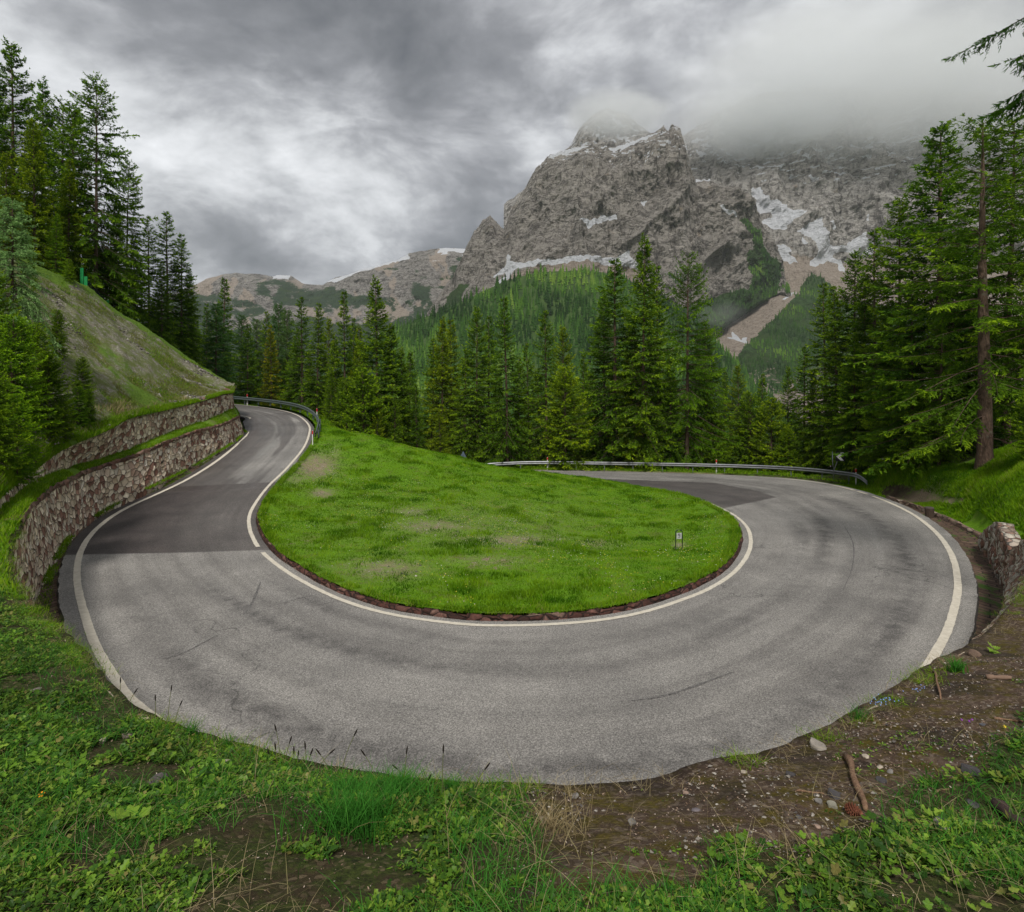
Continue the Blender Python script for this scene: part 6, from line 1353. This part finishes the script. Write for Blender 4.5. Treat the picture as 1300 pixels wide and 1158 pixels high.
flowers(62, 1014, 1, .0, .04, .012, (.85, .30, .01), 'single orange-yellow flower low in the leaves at bottom left', 'orange_flower', 'flower'); flowers(1271, 925, 1, .0, .04, .008, (.8, .6, .02), 'tiny yellow flower in the gravel near the right edge', 'yellow_flower', 'flower'); flowers(1226, 917, 3, .02, .03, .006, (.3, .05, .45), 'tiny violet flowers on the moss at the right', 'violet_flower', 'flower')
# tyre skid marks and a repair crack on the asphalt
m = M('rubber_mark'); MSK = m.done(m.bsdf(m.mix(m.mr(m.noise(m.pos(), 22, 4, .8), .4, .62), (.055, .052, .05), (.22, .21, .2)), .9))
def skid(pts, w):
    q = catmull([pr(*p) for p in pts], 14); q = resamp(q, 40); n_ = nrm2(q); q[:, 2] = q[:, 2]; ww = w*np.sin(np.pi*np.linspace(.08, .95, 40))**.5*(1+.4*vn(np.arange(40)*.9, np.zeros(40)))
    dmn, im_ = near_dist(q[:, 0], q[:, 1], RV.reshape(-1, 3)); q[:, 2] = RV.reshape(-1, 3)[im_, 2]+.007
    a = q.copy(); b = q.copy(); a[:, :2] += n_*ww[:, None]/2; b[:, :2] -= n_*ww[:, None]/2; o = mk('tyre_mark', np.stack([a, b]), gridF(2, 40), MSK); tag(o, kind='structure')
skid([(309, 782), (320, 767), (331, 742)], .07); skid([(204, 838), (232, 830), (278, 806)], .035); skid([(358, 767), (385, 760), (402, 757)], .03); skid([(380, 755), (400, 768), (425, 765)], .025)
skid([(800, 890), (850, 882), (930, 854)], .05); skid([(1070, 750), (1082, 720), (1083, 690), (1072, 668)], .035)

# rough rim: roots, moss clumps, grass and straw hanging over the edge
s = R5.uniform(0, .999, 30000); ei = (s*len(edge)).astype(int); P0 = edge[ei].copy(); P0[:, :2] -= Nl[ei]*R5.normal(.02, .09, (len(s), 1)); P0[:, 2] = bank_z(P0[:, 0], P0[:, 1])-.01
nn = fbm(s*90, s*0, o=4); px, py = pix(P0[:, 0], np.maximum(P0[:, 1], .5), P0[:, 2]); gk = np.where(px < 700, -.15, .22); k = nn > gk
add_grass('grass', P0[k], R5.uniform(.025, .085, k.sum()), np.full(k.sum(), .004), MGR, R5, 1.1, 3); k = (vn(s*300, s*0+3) > .1); add_grass('dry_grass', P0[k][:5000], R5.uniform(.02, .09, min(5000, k.sum())), np.full(min(5000, k.sum()), .003), MGR2, R5, 2.0, 3)
# pebbles: on the gravel side of the bank and over the scree slope
def pebbles(name, P0, s, mat, r, flat=.6):
    n = len(P0); d = np.array([(1, 0, 0), (-1, 0, 0), (0, 1, 0), (0, -1, 0), (0, 0, 1), (0, 0, -1)], float); V = d[None]*(s[:, None, None]*r.uniform(.6, 1.2, (n, 6, 1)))+r.normal(0, .22, (n, 6, 3))*s[:, None, None]; V[..., 2] *= flat
    F_ = np.array([(0, 2, 4), (2, 1, 4), (1, 3, 4), (3, 0, 4), (2, 0, 5), (1, 2, 5), (3, 1, 5), (0, 3, 5)]); o = mk(name, (V+P0[:, None]).reshape(-1, 3), (np.arange(n)[:, None, None]*6+F_[None]).reshape(-1, 3), mat, smooth=False, attrs={'hue': rep(r.uniform(0, 1, n), 6)}); tag(o, kind='stuff')
m = M('pebble'); c = m.ramp(m.attr('hue'), [(0, (.05, .045, .045)), (.4, (.17, .15, .13)), (.8, (.32, .29, .25)), (1, (.48, .45, .40))]); MPB = m.done(m.bsdf(c, .9))
P0 = bank_scatter(30000, lambda x, y, z, g, px, py, r: (g < .6) & (fbm(x*2.1+5, y*2.1, 3, 4) > -.05), R5); pebbles('gravel', P0+[0, 0, .002], .003+.012*R5.uniform(0, 1, len(P0))**4, MPB, R5)
n = 30000; a = R5.integers(3, 92, n); b = R5.integers(120, HS.shape[1]-40, n); P0 = HS[a, b]+R5.normal(0, .06, (n, 3))*[1, 1, .1]; k = fbm(P0[:, 0]*.5, P0[:, 1]*.5, o=4) > .05; P0 = P0[k]; pebbles('scree', P0, .02+.10*R5.uniform(0, 1, len(P0))**5, MPB, R5, .7)
MGR4 = grass_m('olive_blade', (.08, .10, .02), (.17, .19, .04), (.30, .32, .08)); strip_grass(HS[4], HS[100], 110000, .10, .03, MGR4, keep=-.3); strip_grass(HS[6], HS[104], 60000, .12, .03, MGR, keep=.08)

x = R5.uniform(-18, 10, 60000); y = R5.uniform(14, 42, 60000); k = inpoly(x, y, ringz[:, :2]); x, y = x[k], y[k]; z = isl_z(x, y); b = bareness(x, y, z); k = R5.uniform(0, 1, len(x)) < np.clip(b*1.3-.2, 0, 1)
pebbles('gravel', np.stack([x, y, z], 1)[k], .012+.035*R5.uniform(0, 1, k.sum())**3, MPB, R5)
m = M('tiny_flower'); MTF = m.done(m.bsdf(m.ramp(m.attr('hue'), [(0, (.75, .62, .03)), (.6, (.8, .7, .1)), (.75, (.75, .75, .7)), (1, (.7, .7, .68))]), .8)); x = R5.uniform(-16, 12, 9000); y = R5.uniform(14, 34, 9000); k = inpoly(x, y, ringz[:, :2]) & (fbm(x*.7, y*.7, 4, 3) > .12); x, y = x[k][:1500], y[k][:1500]; z = isl_z(x, y)
pebbles('tiny_flowers', np.stack([x, y, z+.09+.05*R5.uniform(0, 1, len(x))], 1), np.full(len(x), .016), MTF, R5, .4)
# ================================================================ camera, sun, sky
cam = bpy.data.cameras.new('camera'); co = bpy.data.objects.new('camera', cam); COL.objects.link(co); SC.camera = co
co.location = (0, 0, CAMZ); co.rotation_euler = (math.pi/2, 0, 0); cam.sensor_width = 36; cam.lens = 36*F/1300; cam.shift_y = -(579-HY)/1300; cam.clip_start = .05; cam.clip_end = 20000
SUN_EL, SUN_AZ = 50, 186   # azimuth from +Y clockwise (behind, to the left)
su = bpy.data.lights.new('sun', 'SUN'); su.energy = 1.5; su.angle = math.radians(10); su.color = (1, .96, .9); so = bpy.data.objects.new('sun', su); COL.objects.link(so)
a = math.radians(SUN_AZ); el = math.radians(SUN_EL); dv = Vector((math.sin(a)*math.cos(el), math.cos(a)*math.cos(el), math.sin(el)))
so.rotation_euler = dv.to_track_quat('Z', 'Y').to_euler()
w = bpy.data.worlds.new('World'); SC.world = w; w.use_nodes = True; nt = w.node_tree; nt.nodes.clear()
class W(M):
    def __init__(s): s.t = nt; s.oc = None; s.m = None
m = W(); out = m.n('ShaderNodeOutputWorld'); bg = m.n('ShaderNodeBackground'); bg.inputs[1].default_value = .10
sky = m.n('ShaderNodeTexSky', sky_type='NISHITA'); sky.sun_disc = False; sky.sun_elevation = el; sky.sun_rotation = a; sky.air_density = 1.0; sky.dust_density = 2
tc = m.n('ShaderNodeTexCoord'); dirv = tc.outputs['Generated']
sep = m.n('ShaderNodeSeparateXYZ'); m.put(sep.inputs[0], dirv)
zz = m.math('ADD', m.math('MAXIMUM', sep.outputs[2], 0.0), .42)
pl_ = m.n('ShaderNodeCombineXYZ'); m.put(pl_.inputs[0], m.math('DIVIDE', sep.outputs[0], zz)); m.put(pl_.inputs[1], m.math('DIVIDE', sep.outputs[1], zz)); m.put(pl_.inputs[2], m.math('MULTIPLY', sep.outputs[2], 1.2))
cv = pl_.outputs[0]
warp = m.mix(.22, cv, m.noise(cv, 1.3, 3, .5, col=True))
n1 = m.noise(warp, 1.7, 8, .55, .1); n2 = m.noise(m.mapping(warp, loc=(4.3, 1.7, 2)), 4.2, 10, .6, .15); n3 = m.noise(m.mapping(warp, loc=(1.3, 7.7, 2)), .5, 3, .5)
val = m.math('ADD', m.math('MULTIPLY', n1, .42), m.math('MULTIPLY', n2, .58))
def blob(px, py, rad, amt):
    d = Vector(((px-HX)/F, 1, (HY-py)/F)).normalized(); v = m.n('ShaderNodeVectorMath', operation='DOT_PRODUCT'); vn_ = m.n('ShaderNodeVectorMath', operation='NORMALIZE'); m.put(vn_.inputs[0], dirv); m.put(v.inputs[0], vn_.outputs[0]); v.inputs[1].default_value = d
    c0 = math.cos(math.atan(rad/F)); return m.math('MULTIPLY', m.mr(v.outputs['Value'], c0, 1, 0, 1), amt)
for b_ in [(250, 185, 150, .10), (470, 220, 130, .045), (400, 285, 140, .02), (660, 90, 130, .10), (560, 300, 120, .01), (1090, 60, 260, .07), (470, 90, 210, -.07), (640, 10, 170, -.05), (250, 60, 150, -.05), (700, 160, 110, -.07), (290, 270, 90, -.10), (880, 110, 130, -.06), (100, 40, 120, .0), (1250, 130, 130, -.05), (330, 20, 200, -.05), (1000, 170, 200, -.03)]:
    val = m.math('ADD', val, blob(*b_))
cloud = m.ramp(val, [(.28, (.35, .37, .43)), (.385, (.80, .82, .88)), (.465, (1.30, 1.32, 1.40)), (.52, (2.05, 2.08, 2.17)), (.575, (3.2, 3.25, 3.34)), (.67, (4.8, 4.86, 4.97))])
mx = m.mix(.955, sky.outputs[0], cloud)
# below the horizon the world is the dull green-brown of the ground
gr = m.mr(sep.outputs[2], -.05, 0.0); mx = m.mix(gr, (.5, .52, .48), mx)
m.put(bg.inputs[0], mx); m.t.links.new(bg.outputs[0], out.inputs[0])
SC.view_settings.view_transform = 'Standard'; SC.view_settings.look = 'None'; SC.view_settings.exposure = 1.15; SC.view_settings.gamma = 1
cy = SC.cycles; cy.max_bounces = 10; cy.diffuse_bounces = 4; cy.transmission_bounces = 3; cy.transparent_max_bounces = 8; cy.volume_bounces = 8; cy.glossy_bounces = 2
cy.volume_max_steps = 96
cy.caustics_reflective = False; cy.caustics_refractive = False; cy.use_denoising = True
